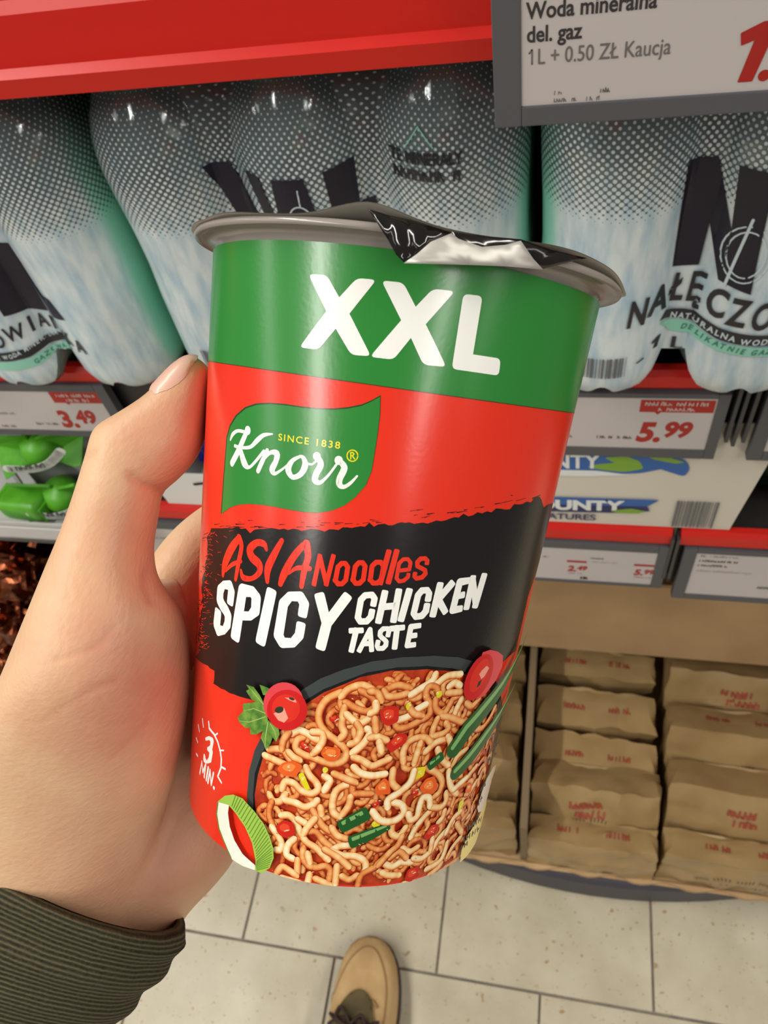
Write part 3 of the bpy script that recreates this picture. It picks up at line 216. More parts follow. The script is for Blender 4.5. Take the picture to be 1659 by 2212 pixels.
'noodle':[[(-1.34,47.94),(-4.36,45.88),(-5.84,42.83),(-5.48,40.1),(-3.51,38.03),(-0.32,36.3),(1.86,34.34),(1.56,32.06),(-1.25,30.85),(-5.2,31.42),(-8.78,31.93),(-10.69,32.93),(-10.47,34.82),(-9.25,35.71)],[(-11.98,36.1),(-10.33,37.29),(-8.09,36.97),(-5.8,36.0),(-4.75,36.2)],[(-6.87,37.62),(-4.75,37.82),(-4.13,36.31),(-4.91,34.14),(-6.02,32.7)],[(-1.03,47.19),(0.35,48.96),(3.19,50.29),(5.74,49.57),(8.35,47.4)],[(0.19,45.79),(3.44,44.59),(5.94,44.44),(7.32,46.14),(5.79,47.99),(3.4,48.94)],[(-0.04,44.56),(-0.09,40.57),(0.8,38.67),(0.15,37.38)],[(0.79,43.08),(2.84,41.73),(4.54,41.51),(6.57,43.09)],[(3.54,41.21),(4.64,39.51),(3.98,37.02),(2.62,36.26)],[(6.19,40.25),(6.97,39.3),(5.73,36.57),(3.55,34.33)],[(3.94,33.14),(5.92,32.7),(8.69,31.43),(10.92,32.34),(12.74,33.2)],[(-18.82,28.9),(-15.55,28.6),(-12.89,28.27)],[(-17.75,30.67),(-14.23,31.65),(-12.18,30.11)],[(-14.28,32.04),(-14.06,34.15),(-12.89,36.08)],[(-12.35,31.51),(-10.86,30.63),(-9.47,30.34)],[(9.34,49.84),(11.86,50.95),(14.72,50.44)],[(8.8,49.41),(9.82,48.28),(12.32,48.39),(14.34,49.04)],[(15.68,48.86),(18.01,50.44),(20.42,51.99),(21.0,53.57)],[(21.97,51.34),(24.47,53.02),(28.29,53.14)],[(22.77,48.88),(21.96,50.33),(20.21,50.8),(19.46,50.02),(19.58,48.41),(21.28,45.91),(21.31,43.67),(18.78,42.35),(15.88,40.99),(13.71,40.79),(12.88,41.79)],[(13.56,42.81),(15.81,43.63),(17.73,45.23),(19.78,46.38)],[(15.01,46.65),(16.99,44.43),(19.18,43.77)],[(22.36,47.48),(22.84,45.42),(24.64,44.05),(26.11,44.34),(27.5,47.08),(28.93,47.76)],[(30.32,46.77),(29.47,44.8),(29.08,43.18)],[(25.37,43.17),(28.46,42.42),(32.66,40.78),(35.71,41.11),(37.71,42.23)],[(23.97,42.67),(23.3,40.24),(23.38,37.74)],[(24.47,38.48),(26.7,38.87),(28.03,39.97),(26.86,41.36)],[(16.6,32.74),(16.15,35.04),(17.25,37.48),(19.61,38.42),(21.83,38.08),(23.02,37.15)],[(20.4,36.93),(20.02,34.25),(19.75,32.17)],[(22.35,34.7),(24.88,36.77),(27.15,37.14)],[(28.32,37.83),(29.67,35.95),(29.76,32.52)],[(25.84,34.98),(27.55,32.43),(30.39,30.27)],[(32.38,45.66),(34.6,44.48),(36.78,45.81)],[(38.16,38.05),(41.38,37.55),(44.1,39.08),(46.13,41.65)],[(25.59,50.52),(26.95,51.22),(28.74,50.45)],[(25.48,48.9),(29.49,48.73)],[(5.56,49.16),(7.23,48.9),(8.31,47.4)],[(6.37,44.07),(7.47,44.96),(7.21,46.53)],[(7.3,38.31),(8.94,38.61),(11.2,37.89)],[(9.57,37.42),(10.34,35.41)],[(7.62,42.77),(8.25,40.19)],[(32.41,29.47),(33.55,31.85),(36.45,32.99)],[(-13.12,22.31),(-12.4,24.18),(-10.09,24.33),(-8.11,23.1),(-5.38,22.83),(-3.79,24.17),(-4.44,25.72),(-6.4,27.22),(-7.5,28.86)],[(-16.51,19.86),(-15.11,18.57),(-13.22,19.11),(-12.03,21.12)],[(-11.85,19.68),(-9.05,19.73),(-6.7,19.19),(-4.59,20.24),(-3.65,21.47)],[(-12.56,15.66),(-10.48,16.2),(-8.45,14.97),(-7.04,12.93),(-5.14,10.73),(-2.24,9.52),(1.04,7.16)],[(-15.57,18.23),(-16.11,16.36),(-15.86,14.28),(-14.64,12.49)],[(-14.84,12.0),(-13.17,10.53),(-11.75,8.97),(-11.78,7.22),(-12.95,6.67)],[(-4.58,13.43),(-2.79,13.53),(-0.74,11.7),(1.24,10.45)],[(-4.4,18.8),(-2.81,16.95),(-1.24,15.28),(0.43,14.45)],[(2.55,18.12),(0.85,19.19),(0.28,21.65),(0.74,24.44),(2.65,26.13),(5.14,26.79)],[(4.71,26.75),(5.07,24.48),(7.25,24.42),(9.42,24.52)],[(4.58,23.39),(4.48,21.27),(3.29,19.04)],[(-5.59,8.91),(-5.5,6.53),(-3.89,4.87),(-1.55,4.61),(0.62,5.36),(2.13,4.44),(2.22,2.24)],[(-8.38,10.69),(-9.8,8.82),(-9.98,6.38),(-8.22,5.71)],[(-6.79,5.6),(-6.51,2.58)],[(-12.01,0.99),(-10.76,2.88),(-8.77,2.5),(-6.74,1.65)],[(-3.12,2.59),(-3.31,0.56)],[(-1.38,1.77),(1.26,1.02),(3.69,0.16)],[(3.75,5.7),(3.97,1.3)],[(2.22,9.91),(3.85,10.94),(6.48,11.36)],[(1.84,9.44),(4.66,8.62),(8.06,8.6),(10.8,7.33),(11.46,4.9),(10.17,2.91)],[(5.51,3.19),(7.48,2.4),(9.36,3.56)],[(10.09,0.68),(10.72,3.79),(14.14,5.71)],[(14.5,6.36),(16.29,8.24),(17.48,9.48)],[(0.01,9.64),(3.61,8.09),(6.68,5.9)],[(-2.53,27.71),(-1.12,26.89),(-2.08,24.46)],[(-0.3,28.67),(2.83,27.82),(5.07,27.2)],[(4.29,30.86),(6.2,29.57),(9.08,29.12),(12.29,29.61)],[(-7.89,15.96),(-6.22,15.46)],[(-3.68,16.8),(-5.19,14.6),(-5.89,12.96)],[(0.97,15.37),(2.56,13.63),(4.88,12.98)],[(-10.42,0.09),(-7.97,0.04),(-5.57,-0.1)],[(-2.56,19.96),(-2.14,18.55)],[(-4.29,7.86),(-3.59,6.02)],[(14.39,21.58),(14.3,23.29),(16.96,25.1),(19.35,27.3),(19.93,30.21)],[(23.56,30.53),(27.47,28.53),(29.54,26.04),(29.32,23.68),(27.9,22.62)],[(30.79,28.85),(32.04,25.57),(33.95,23.4),(35.99,24.25),(38.49,25.19)],[(14.28,30.65),(14.65,27.51),(16.59,25.76)],[(16.64,17.19),(16.92,14.57),(19.07,13.52),(20.62,15.55)],[(20.08,13.42),(19.33,11.08),(17.45,9.48),(14.92,6.34)],[(16.88,6.2),(19.03,5.34),(21.4,6.17),(24.41,5.7)],[(25.26,6.68),(28.23,6.09),(31.33,7.88),(33.11,10.39),(36.49,12.44),(37.64,13.25)],[(30.51,10.79),(30.67,8.04)],[(30.67,2.55),(35.3,3.36),(36.7,5.49),(36.94,7.95)],[(38.72,3.92),(40.3,5.96),(43.5,7.42)],[(38.42,0.5),(43.27,0.66),(45.13,0.66)],[(32.18,0.54),(35.19,1.53),(36.32,2.35)],[(42.04,13.96),(40.53,16.73),(43.23,17.26),(44.99,14.36),(42.49,12.89)],[(16.34,4.02),(18.23,3.18),(21.36,2.8)],[(21.07,10.0),(23.42,8.78),(25.67,9.53)],[(23.01,12.84),(24.23,15.53),(26.35,17.84),(27.51,18.74)],[(27.5,19.84),(31.17,19.14),(32.58,20.61),(31.95,22.73)],[(32.84,17.66),(32.66,16.13),(31.42,15.08)],[(34.1,22.92),(36.22,21.53)],[(18.01,7.89),(20.23,9.21),(22.7,7.33)],[(23.31,-0.0),(25.19,0.11),(27.09,-0.74)],[(39.4,12.49),(43.31,8.89)],[(35.46,11.36),(37.2,14.51),(39.79,15.58)],[(39.74,24.86),(41.25,26.01),(42.98,26.87)],[(43.15,20.49),(45.12,22.15)],[(10.76,20.32),(12.96,18.18),(15.84,17.66),(18.07,18.39),(19.18,20.04),(18.09,21.84),(15.81,22.6)],[(26.75,20.63),(25.96,22.71),(24.04,22.98),(23.5,20.88),(23.32,18.29),(21.68,17.62),(20.57,19.26)]],
'carrot':[[(-4.33,33.02),(-3.52,34.99),(0.26,35.16),(0.7,33.59),(-0.32,31.81),(-2.41,31.5)],[(-15.1,26.8),(-13.43,28.91),(-10.78,29.98),(-8.22,29.32),(-9.84,26.06),(-13.05,25.68)],[(10.18,26.23),(12.17,28.78),(13.66,27.94),(14.71,24.76),(10.95,24.35)],[(22.38,25.75),(23.91,27.94),(26.46,28.25),(28.41,24.93),(27.14,23.4),(23.78,24.09)],[(39.74,20.81),(39.98,23.22),(42.63,22.69),(42.87,20.11)]],
'tomato':[[(-3.43,42.06),(-1.01,42.64),(-1.2,41.01),(-3.09,41.12)],[(-9.99,34.52),(-8.98,35.36),(-7.31,34.28),(-6.68,32.78),(-8.95,33.33)],[(-13.68,12.77),(-11.76,15.01),(-8.91,14.87),(-8.08,12.05),(-10.97,10.48),(-13.01,11.23)],[(20.01,25.33),(21.85,25.91),(22.73,24.21),(21.08,23.74)],[(10.25,22.01),(11.14,23.3),(12.41,22.46),(11.06,21.18)],[(26.65,12.25),(28.72,15.2),(31.49,14.84),(31.19,12.66),(28.62,11.2)],[(8.29,45.01),(10.16,46.32),(12.97,46.02),(13.38,42.61),(11.02,41.34),(9.17,42.26)],[(11.17,36.87),(14.08,39.98),(16.43,39.35),(16.34,37.51),(12.84,34.85)],[(23.26,1.37),(23.67,4.25),(27.44,4.67),(27.57,1.91),(25.37,0.53)]],
'yellow':[[(19.99,31.05),(23.15,31.21),(22.97,28.68),(20.39,28.07)],[(10.7,17.11),(11.83,18.41),(13.39,17.32),(12.56,15.6)],[(-9.28,27.02),(-8.04,27.91),(-5.68,24.24),(-6.82,23.59)],[(14.4,46.45),(15.69,47.66),(15.6,45.85),(15.06,45.25)],[(21.66,49.54),(23.26,49.86),(23.8,48.61),(22.51,47.88)],[(37.75,19.11),(39.88,19.42),(39.89,17.37),(38.1,16.07)],[(-3.41,29.43),(-2.68,30.37),(-1.73,29.7),(-2.61,28.32)]],
}
HAND=dict(thumb=[[[-0.1441,0.0005,1.057],[0.0296,0.005,-0.0045],[-0.0035,0.0015,-0.0217]],[[-0.138,0.0177,1.0766],[0.0287,0.0048,-0.0044],[-0.0041,0.0033,-0.0234]],[[-0.1304,0.0334,1.0933],[0.027,0.0035,-0.0048],[-0.0049,0.0048,-0.024]],[[-0.1232,0.045,1.1074],[0.026,0.0034,-0.0047],[-0.0052,0.0064,-0.0241]],[[-0.1167,0.0553,1.1193],[0.0244,0.0041,-0.0037],[-0.005,0.0084,-0.0236]],[[-0.1115,0.0657,1.1304],[0.0217,0.0051,-0.0023],[-0.0047,0.0102,-0.0218]],[[-0.1089,0.0776,1.1408],[0.0178,0.0035,-0.0024],[-0.0043,0.0098,-0.0181]],[[-0.1096,0.086,1.1483],[0.0126,0.0012,-0.0026],[-0.0036,0.0078,-0.0141]],[[-0.1089,0.0932,1.1533],[0.0105,0.0003,-0.0026],[-0.003,0.0066,-0.0114]],[[-0.1072,0.1006,1.1581],[0.0097,-0.0002,-0.0028],[-0.0029,0.0064,-0.0104]],[[-0.1056,0.1071,1.1624],[0.0089,-0.0021,-0.004],[-0.0031,0.0059,-0.0102]],[[-0.1037,0.1114,1.1643],[0.0098,-0.0036,-0.0052],[-0.0032,0.0056,-0.0099]],[[-0.0992,0.116,1.1657],[0.0094,-0.0033,-0.0049],[-0.0029,0.0057,-0.0092]],[[-0.0953,0.1212,1.1672],[0.0075,-0.0033,-0.0044],[-0.0026,0.0053,-0.0083]],[[-0.0936,0.1261,1.169],[0.0061,-0.0027,-0.0036],[-0.0022,0.005,-0.0074]],[[-0.0922,0.1302,1.1709],[0.0048,-0.0022,-0.0029],[-0.0019,0.0045,-0.0066]],[[-0.0909,0.1336,1.1724],[0.0035,-0.0017,-0.0022],[-0.0015,0.0037,-0.0053]],[[-0.09,0.1361,1.1733],[0.0021,-0.001,-0.0013],[-0.0008,0.0023,-0.0032]]],
palm=[[[-0.1482,-0.0081,1.0457],[0.0275,0.0052,-0.0038],[-0.0032,0.001,-0.0217]],[[-0.1404,0.0075,1.0573],[0.0334,0.0051,-0.0055],[-0.0038,0.0018,-0.0216]],[[-0.1344,0.0189,1.0651],[0.0339,0.0046,-0.0059],[-0.0039,0.0025,-0.0205]],[[-0.1263,0.03,1.0708],[0.0347,0.0034,-0.0071],[-0.004,0.0028,-0.0184]],[[-0.1208,0.0414,1.0738],[0.0335,0.0017,-0.0079],[-0.004,0.003,-0.0162]],[[-0.1174,0.0613,1.0821],[0.0282,0.0019,-0.0063],[-0.0033,0.0038,-0.0136]],[[-0.1142,0.0812,1.0905],[0.0224,0.0015,-0.0051],[-0.003,0.0045,-0.0118]],[[-0.1113,0.0987,1.0973],[0.0171,0.0005,-0.0043],[-0.0027,0.0047,-0.0101]]],
fingers=[[[-0.1147,0.0918,1.1097,0.011],[-0.1115,0.1031,1.1119,0.0105],[-0.107,0.1181,1.1126,0.0098],[-0.0985,0.1352,1.1075,0.0092],[-0.0846,0.1504,1.1007,0.0086],[-0.0687,0.1578,1.0979,0.0078],[-0.0625,0.1594,1.0973,0.006]],[[-0.1116,0.0851,1.0926,0.011],[-0.1063,0.0958,1.0913,0.0105],[-0.0994,0.1128,1.089,0.0098],[-0.0856,0.1291,1.0831,0.009],[-0.0651,0.1393,1.0799,0.0083],[-0.0539,0.142,1.08,0.006]],[[-0.1081,0.0729,1.0829,0.011],[-0.1026,0.0858,1.0793,0.01],[-0.0952,0.1,1.0749,0.0095],[-0.0821,0.1132,1.0682,0.0088],[-0.064,0.1205,1.066,0.008],[-0.056,0.122,1.0662,0.006]],[[-0.107,0.0612,1.0754,0.01],[-0.1024,0.0706,1.0709,0.009],[-0.0947,0.0826,1.066,0.0085],[-0.0829,0.0932,1.0591,0.0078],[-0.0716,0.099,1.0563,0.007],[-0.0654,0.1006,1.0559,0.005]],[[-0.1117,0.0807,1.1173,0.017],[-0.1067,0.0916,1.125,0.0085],[-0.1069,0.095,1.1288,0.006]]],
sleeve=[[[-0.1364,0.0292,1.0743],[0.0358,-0.0061,-0.0142],[0.0199,-0.013,0.0256]],[[-0.1366,0.0278,1.0734],[0.0361,-0.006,-0.0142],[0.0211,-0.013,0.0278]],[[-0.1389,0.0245,1.0691],[0.0372,-0.0057,-0.0143],[0.0219,-0.0126,0.0291]],[[-0.1434,0.0184,1.0621],[0.0376,-0.0047,-0.0137],[0.0229,-0.0113,0.031]],[[-0.149,0.0115,1.0549],[0.0364,-0.0034,-0.0124],[0.0235,-0.01,0.0318]],[[-0.1557,0.0046,1.0467],[0.0356,-0.0028,-0.0117],[0.0247,-0.0085,0.0338]],[[-0.1633,-0.0027,1.0385],[0.0353,-0.0023,-0.0113],[0.0255,-0.0071,0.0346]],[[-0.175,-0.0137,1.0262],[0.036,-0.0017,-0.011],[0.0273,-0.0052,0.0368]],[[-0.2056,-0.0442,0.9937],[0.0405,-0.0009,-0.0117],[0.0333,0.0005,0.0442]],[[-0.2583,-0.0929,0.944],[0.049,-0.0001,-0.0135],[0.0421,0.008,0.0524]]],
nail=[[[-0.1025,0.1274,1.1685],[-0.0989,0.1238,1.1719],[-0.0959,0.1209,1.1747]],[[-0.1011,0.1296,1.1698],[-0.0971,0.1256,1.1728],[-0.0937,0.1223,1.1751]],[[-0.0985,0.133,1.1715],[-0.0948,0.1284,1.1741],[-0.0916,0.1245,1.1761]],[[-0.0958,0.136,1.1729],[-0.0926,0.131,1.1754],[-0.0899,0.1268,1.1773]],[[-0.0937,0.1377,1.1736],[-0.091,0.1331,1.1765],[-0.0888,0.1292,1.1788]],[[-0.0916,0.1385,1.1736],[-0.0894,0.1344,1.177],[-0.0877,0.131,1.1797]]],
creases=[[[-0.0988,0.1017,1.1686],[-0.0952,0.1,1.167],[-0.0934,0.1011,1.1636]],[[-0.0924,0.0823,1.1573],[-0.0925,0.0796,1.1554],[-0.0898,0.076,1.1546]],[[-0.1093,0.0605,1.1525],[-0.0994,0.0629,1.1553],[-0.0951,0.0676,1.1576]],[[-0.1123,0.0488,1.1437],[-0.1,0.0548,1.1497],[-0.094,0.0579,1.1503]],[[-0.1119,0.1064,1.1699],[-0.1086,0.1058,1.1724]],[[-0.0964,0.0446,1.1363],[-0.0881,0.0525,1.141]]],
blush_shade=[[-0.0891,0.0639,1.1457,0.02],[-0.0907,0.115,1.1703,0.014],[-0.0927,0.0536,1.1367,0.022],[-0.0957,0.0895,1.1609,0.011],[-0.1,0.0279,1.0887,0.03]])
# ---------------------------------------------------------------- floor of single tiles
floor = bpy.data.objects.new('floor', None); COL.objects.link(floor); tag(floor, 'pale speckled square floor tiles laid in staggered rows', None, None, 'structure')
box('grout_bed', -2.2, 1.9, -2.0, 1.2, -.03, -.0035, M('grout', (112, 104, 96), .9, col2=(138, 128, 116), nscale=40), floor)
def tile_mat():
    m = M('floor_tile', (190, 180, 156), .36, spec=.35); nt = m.node_tree; b = nt.nodes['Principled BSDF']
    tc = nt.nodes.new('ShaderNodeTexCoord'); oi = nt.nodes.new('ShaderNodeObjectInfo'); va = nt.nodes.new('ShaderNodeVectorMath'); va.operation = 'ADD'
    cm = nt.nodes.new('ShaderNodeCombineXYZ'); sc = nt.nodes.new('ShaderNodeMath'); sc.operation = 'MULTIPLY'; sc.inputs[1].default_value = 40
    nt.links.new(oi.outputs['Random'], sc.inputs[0])
    for k in range(3): nt.links.new(sc.outputs[0], cm.inputs[k])
    nt.links.new(tc.outputs['Object'], va.inputs[0]); nt.links.new(cm.outputs[0], va.inputs[1])
    def ramp(scale, det, p0, p1, c0, c1):
        n = nt.nodes.new('ShaderNodeTexNoise'); n.inputs['Scale'].default_value = scale; n.inputs['Detail'].default_value = det; n.inputs['Roughness'].default_value = .55
        r = nt.nodes.new('ShaderNodeValToRGB'); r.color_ramp.elements[0].position = p0; r.color_ramp.elements[1].position = p1; r.color_ramp.elements[0].color = c0; r.color_ramp.elements[1].color = c1
        nt.links.new(va.outputs[0], n.inputs['Vector']); nt.links.new(n.outputs[0], r.inputs[0]); return r
    base = ramp(14, 4, .35, .7, rgb((180, 170, 146)), rgb((196, 187, 164)))
    s1 = ramp(88, 2, .665, .72, (0, 0, 0, 1), (1, 1, 1, 1)); s2 = ramp(180, 2, .67, .73, (0, 0, 0, 1), (1, 1, 1, 1))
    m1 = nt.nodes.new('ShaderNodeMix'); m1.data_type = 'RGBA'; m1.inputs[7].default_value = rgb((162, 134, 98)); nt.links.new(s1.outputs[0], m1.inputs[0]); nt.links.new(base.outputs[0], m1.inputs[6])
    m2 = nt.nodes.new('ShaderNodeMix'); m2.data_type = 'RGBA'; m2.inputs[7].default_value = rgb((152, 132, 102)); nt.links.new(s2.outputs[0], m2.inputs[0]); nt.links.new(m1.outputs[2], m2.inputs[6])
    nt.links.new(m2.outputs[2], b.inputs['Base Color']); return m
bm = bmesh.new(); box_bm(bm, -.1495, .1495, -.1495, .1495, -.012, 0, .0012)
tme = bpy.data.meshes.new('tile'); bm.to_mesh(tme); bm.free(); tme.materials.append(tile_mat())
for r in range(-5, 3):
    for c in range(-6, 6):
        o = bpy.data.objects.new('tile', tme); COL.objects.link(o); o.parent = floor
        o.location = ((-.2888 if r % 2 == 0 else -.1398) + .3025 * c, .109 + .15125 + .3025 * r, random.uniform(-.0004, .0002))
# ---------------------------------------------------------------- shelving
RED = M('shelf_red', (206, 30, 18), .42, spec=.4); DGREY = M('rail_grey', (72, 70, 74), .5); BLACKPL = M('black_plastic', (22, 21, 24), .4); STEEL = M('shelf_metal', (54, 49, 47), .5); BACK = M('back_panel', (44, 37, 33), .8)
unit = thing('shelf_unit', 'supermarket shelving unit with red shelf edges and grey base', 'shelf unit', (0, 0, 0))
box('back_panel', -1.6, .8, .76, .78, .0, 1.6, BACK, unit)
def edge(name, prof, x0, x1, mat, parent):
    rings = [[(x0, y, z) for y, z in prof], [(x1, y, z) for y, z in prof]]; v, f = loft(rings); return obj(name, v, f, mat, parent)
def shelf(x0, x1, y0, z, prof):
    d = box('shelf', x0, x1, y0 + .004, .76, z - .012, z, STEEL, unit)
    edge('edge_strip', prof, x0, x1, RED, d); return d
sa = shelf(-1.6, .8, .333, 1.1945, [(.334, 1.1562), (.327, 1.1575), (.326, 1.166), (.330, 1.169), (.331, 1.1895), (.334, 1.1940), (.342, 1.1945), (.342, 1.1562)])
sb = shelf(-1.6, .8, .386, .929, [(.392, .9165), (.387, .917), (.384, .921), (.384, .930), (.387, .934), (.392, .935)])
box('label_rail', -1.6, .8, .392, .396, .855, .9165, BLACKPL, sb)
for x0, x1 in ((-1.6, .0955), (.1025, .8)):
    sc = shelf(x0, x1, .386, .748, [(.392, .736), (.387, .7365), (.384, .740), (.384, .752), (.387, .756), (.392, .757)])
    box('label_rail', x0, x1 - .002, .392, .396, .668, .736, BLACKPL, sc)
for x, sh, z0, z1 in ((.1135, sb, .872, .93), (.1185, sb, .868, .93), (.1245, sb, .872, .93), (.0965, sc, .69, .75), (.1008, sc, .69, .75)):
    box('label_clip', x - .0012, x + .0012, .381, .392, z0, z1, M('clip_grey', (58, 56, 60), .4), sh)
# base with bowed grey bumper
def by(x): return .243 + .6 * (x - .08) ** 2
xs = [-1.0 + .04 * k for k in range(46)]
rings = [[(x, min(by(x), .75) + d, z) for d, z in ((.006, .004), (0, .012), (0, .088), (.005, .097), (.03, .099), (.03, .004))] for x in xs]
v, f = loft(rings); obj('base_bumper', v, f, M('bumper_grey', (62, 60, 70), .55), unit)
v, f = loft([[(x, min(by(x), .75) + .02, z) for z in (.085, .098)] + [(x, .76, z) for z in (.098, .085)] for x in xs]); obj('base_deck', v, f, STEEL, unit)
# ---------------------------------------------------------------- shelf price labels
FRAME = M('label_frame', (84, 84, 88), .55); SCREEN = M('label_screen', (196, 188, 186), .45, spec=.3); LRED = M('label_red', (168, 30, 22), .5); LINK = M('label_ink', (50, 46, 48), .6); LGREY = M('label_grey_ink', (108, 102, 102), .6); LWHITE = M('label_white', (226, 214, 210), .5)
def price_label(label, x0, x1, z0, z1, y, bl, br, bb, bt, ink):
    t = thing('price_label', label, 'price label', ((x0 + x1) / 2, y, z0), 0, 'price labels on the shelf edges'); cx = (x0 + x1) / 2
    bm = bmesh.new(); W, Hh = (x1 - x0) / 2, z1 - z0
    for a in ((-W, -W + bl, 0, Hh), (W - br, W, 0, Hh), (-W + bl, W - br, 0, bb), (-W + bl, W - br, Hh - bt, Hh)): box_bm(bm, a[0], a[1], 0, .008, a[2], a[3], .0006)
    bobj('frame', bm, FRAME, t)
    scr = box('screen', -W + bl, W - br, .0008, .006, bb, Hh - bt, SCREEN, t)
    for nm, keep, fn in [(a, b, c) for c in (ink if isinstance(ink, list) else [ink]) for a, b in (('text_print', (0, 2)), ('price_print', (1, 3)))]:
        bm = bmesh.new(); fn(bm); bmesh.ops.delete(bm, geom=[fc for fc in bm.faces if fc.material_index not in keep], context='FACES')
        if not bm.faces: bm.free(); continue
        for v in bm.verts: v.co = (v.co.x - cx, .0006 - v.co.z, v.co.y - z0)
        bobj(nm, bm, [LINK, LRED, LGREY, LWHITE], scr)
ink_a = [
    lambda bm: add_text(bm, 'Woda mineralna', -.0178, 1.1795, .0076, 0, 0, bold=.02, xs=.86),
    lambda bm: add_text(bm, 'del. gaz', -.0178, 1.1718, .0076, 0, 0, bold=.02, xs=.86),
    lambda bm: (add_stroke(bm, [(-.0168, 1.1680), (-.0158, 1.1692), (-.0158, 1.1642)], 0, 2, .00055), add_text(bm, 'L + 0.50 ZŁ Kaucja', -.0140, 1.1640, .0078, 0, 2, bold=.004, xs=.78)),
    lambda bm: add_poly(bm, [(.0575, 1.1523), (.0625, 1.1523), (.0672, 1.1722), (.0622, 1.1722), (.0553, 1.1690), (.0562, 1.1648), (.0603, 1.1663)], 0, 1, .0004),
    lambda bm: add_stroke(bm, [(.0661, 1.1541)], 0, 1, .0040),
    lambda bm: scribble(bm, -.0075, 1.1525, .003, .0015, 2, 0, 2, seed=1),
    lambda bm: scribble(bm, -.0075, 1.1497, .0085, .0014, 9, 0, 2, seed=2),
    lambda bm: scribble(bm, .0045, 1.1495, .005, .0016, 4, 0, 2, seed=3),
    lambda bm: scribble(bm, .0095, 1.1522, .0035, .0018, 4, 0, 2, seed=4)]
price_label('large grey-framed price label reading del. gaz, above the right water pack', -.0302, .108, 1.1412, 1.214, .305, .0105, .0105, .0077, .0077, ink_a)
def promo(bm, x0, x1, z0, z1, sd):
    add_poly(bm, [(x0, z0), (x1, z0), (x1, z1), (x0, z1)], 0, 1); scribble(bm, x0 + .003, z0 + (z1 - z0) * .56, (x1 - x0) * .85, (z1 - z0) * .3, 16, .0001, 3, .0006, sd); scribble(bm, x0 + .012, z0 + (z1 - z0) * .12, (x1 - x0) * .5, (z1 - z0) * .3, 9, .0001, 3, .0006, sd + 1)
    add_poly(bm, [(x0 + .010, z0), (x0 + .014, z0), (x0 + .012, z0 - .0025)], 0, 1)
def price(bm, a, b, x, z, s):
    w = add_text(bm, a, x, z, s, 0, 1, bold=.045, shear=.14, xs=.86); add_text(bm, b, x + w + s * .04, z + s * .19, s * .78, 0, 1, bold=.045, shear=.14, xs=.86)
ink_599 = [
    lambda bm: promo(bm, .0532, .1003, .8998, .9115, 11),
    lambda bm: price(bm, '5.', '99', .0535, .8705, .0265),
    lambda bm: scribble(bm, .027, .8722, .024, .003, 12, 0, 0, .0005, 21),
    lambda bm: scribble(bm, .004, .8722, .006, .003, 3, 0, 1, .0005, 22)]
price_label('grey price label showing 5.99 in red under the right water pack', -.020, .1088, .8530, .9175, .3815, .0075, .0075, .0095, .0042, ink_599)
ink_349 = [
    lambda bm: promo(bm, -.3985, -.3550, .8990, .9112, 31),
    lambda bm: price(bm, '3.', '49', -.4060, .8705, .0265),
    lambda bm: scribble(bm, -.430, .8722, .021, .003, 11, 0, 2, .0005, 23),
    lambda bm: scribble(bm, -.470, .884, .026, .0025, 10, 0, 2, .0004, 24),
    lambda bm: scribble(bm, -.466, .868, .014, .003, 5, 0, 2, .0005, 25)]
price_label('grey price label showing 3.49 in red under the left water pack', -.482, -.3455, .8590, .9195, .3815, .0085, .0095, .0065, .0078, ink_349)
price_label('blank-looking grey price label at the right end of the middle shelf edge', .1302, .262, .8530, .9175, .3815, .0095, .0075, .0095, .0042, lambda bm: scribble(bm, .145, .88, .03, .003, 10, 0, 2, seed=5))
ink_c1 = [lambda bm, x=x, sd=sd: (add_poly(bm, [(x, .7060), (x + .0170, .7060), (x + .0170, .7092), (x, .7092)], 0, 1), price(bm, '2.' if sd == 41 else '5.', '49' if sd == 41 else '99', x + .001, .6915, .0125)) for x, sd in ((.0128, 41), (.0700, 51))] + [
    lambda bm: scribble(bm, .015, .687, .014, .002, 7, 0, 2, .0004, 42), lambda bm: scribble(bm, .072, .687, .014, .002, 7, 0, 2, .0004, 52), lambda bm: scribble(bm, .033, .7135, .012, .002, 6, 0, 0, .0005, 61), lambda bm: scribble(bm, .034, .708, .022, .0015, 9, 0, 2, .0003, 62), lambda bm: scribble(bm, -.008, .712, .006, .002, 3, 0, 0, .0005, 63), lambda bm: scribble(bm, .026, .679, .006, .004, 5, 0, 0, .0009, 64)]
price_label('low grey price label with two small red prices beneath the white candy box', -.043, .0968, .6720, .7370, .3815, .0075, .0095, .0045, .0088, ink_c1)
ink_c2 = [
    lambda bm: scribble(bm, .1215, .7262, .03, .0028, 12, 0, 2, .0004, 71),
    lambda bm: scribble(bm, .1215, .7190, .032, .003, 13, 0, 0, .0007, 72),
    lambda bm: scribble(bm, .1215, .7120, .024, .003, 9, 0, 0, .0007, 73),
    lambda bm: scribble(bm, .122, .7035, .044, .0024, 17, 0, 2, .0003, 74),
    lambda bm: scribble(bm, .175, .681, .018, .004, 6, 0, 0, .0007, 75)]
price_label('low grey price label with small dark text at the right shelf end', .1075, .232, .6570, .7360, .3815, .0105, .0075, .0085, .0045, ink_c2)
price_label('grey price label half hidden behind the index finger', -.425, -.285, .6600, .7340, .3815, .0075, .0075, .0045, .0105, lambda bm: scribble(bm, -.40, .705, .03, .003, 10, 0, 2, .0004, 81))
ink_c4 = [
    lambda bm: scribble(bm, -.522, .7000, .03, .0042, 5, 0, 1, .0016, 82)]
price_label('grey price label beneath the green sweets at the far left', -.62, -.478, .6840, .7360, .3815, .0075, .0075, .0055, .0045, ink_c4)
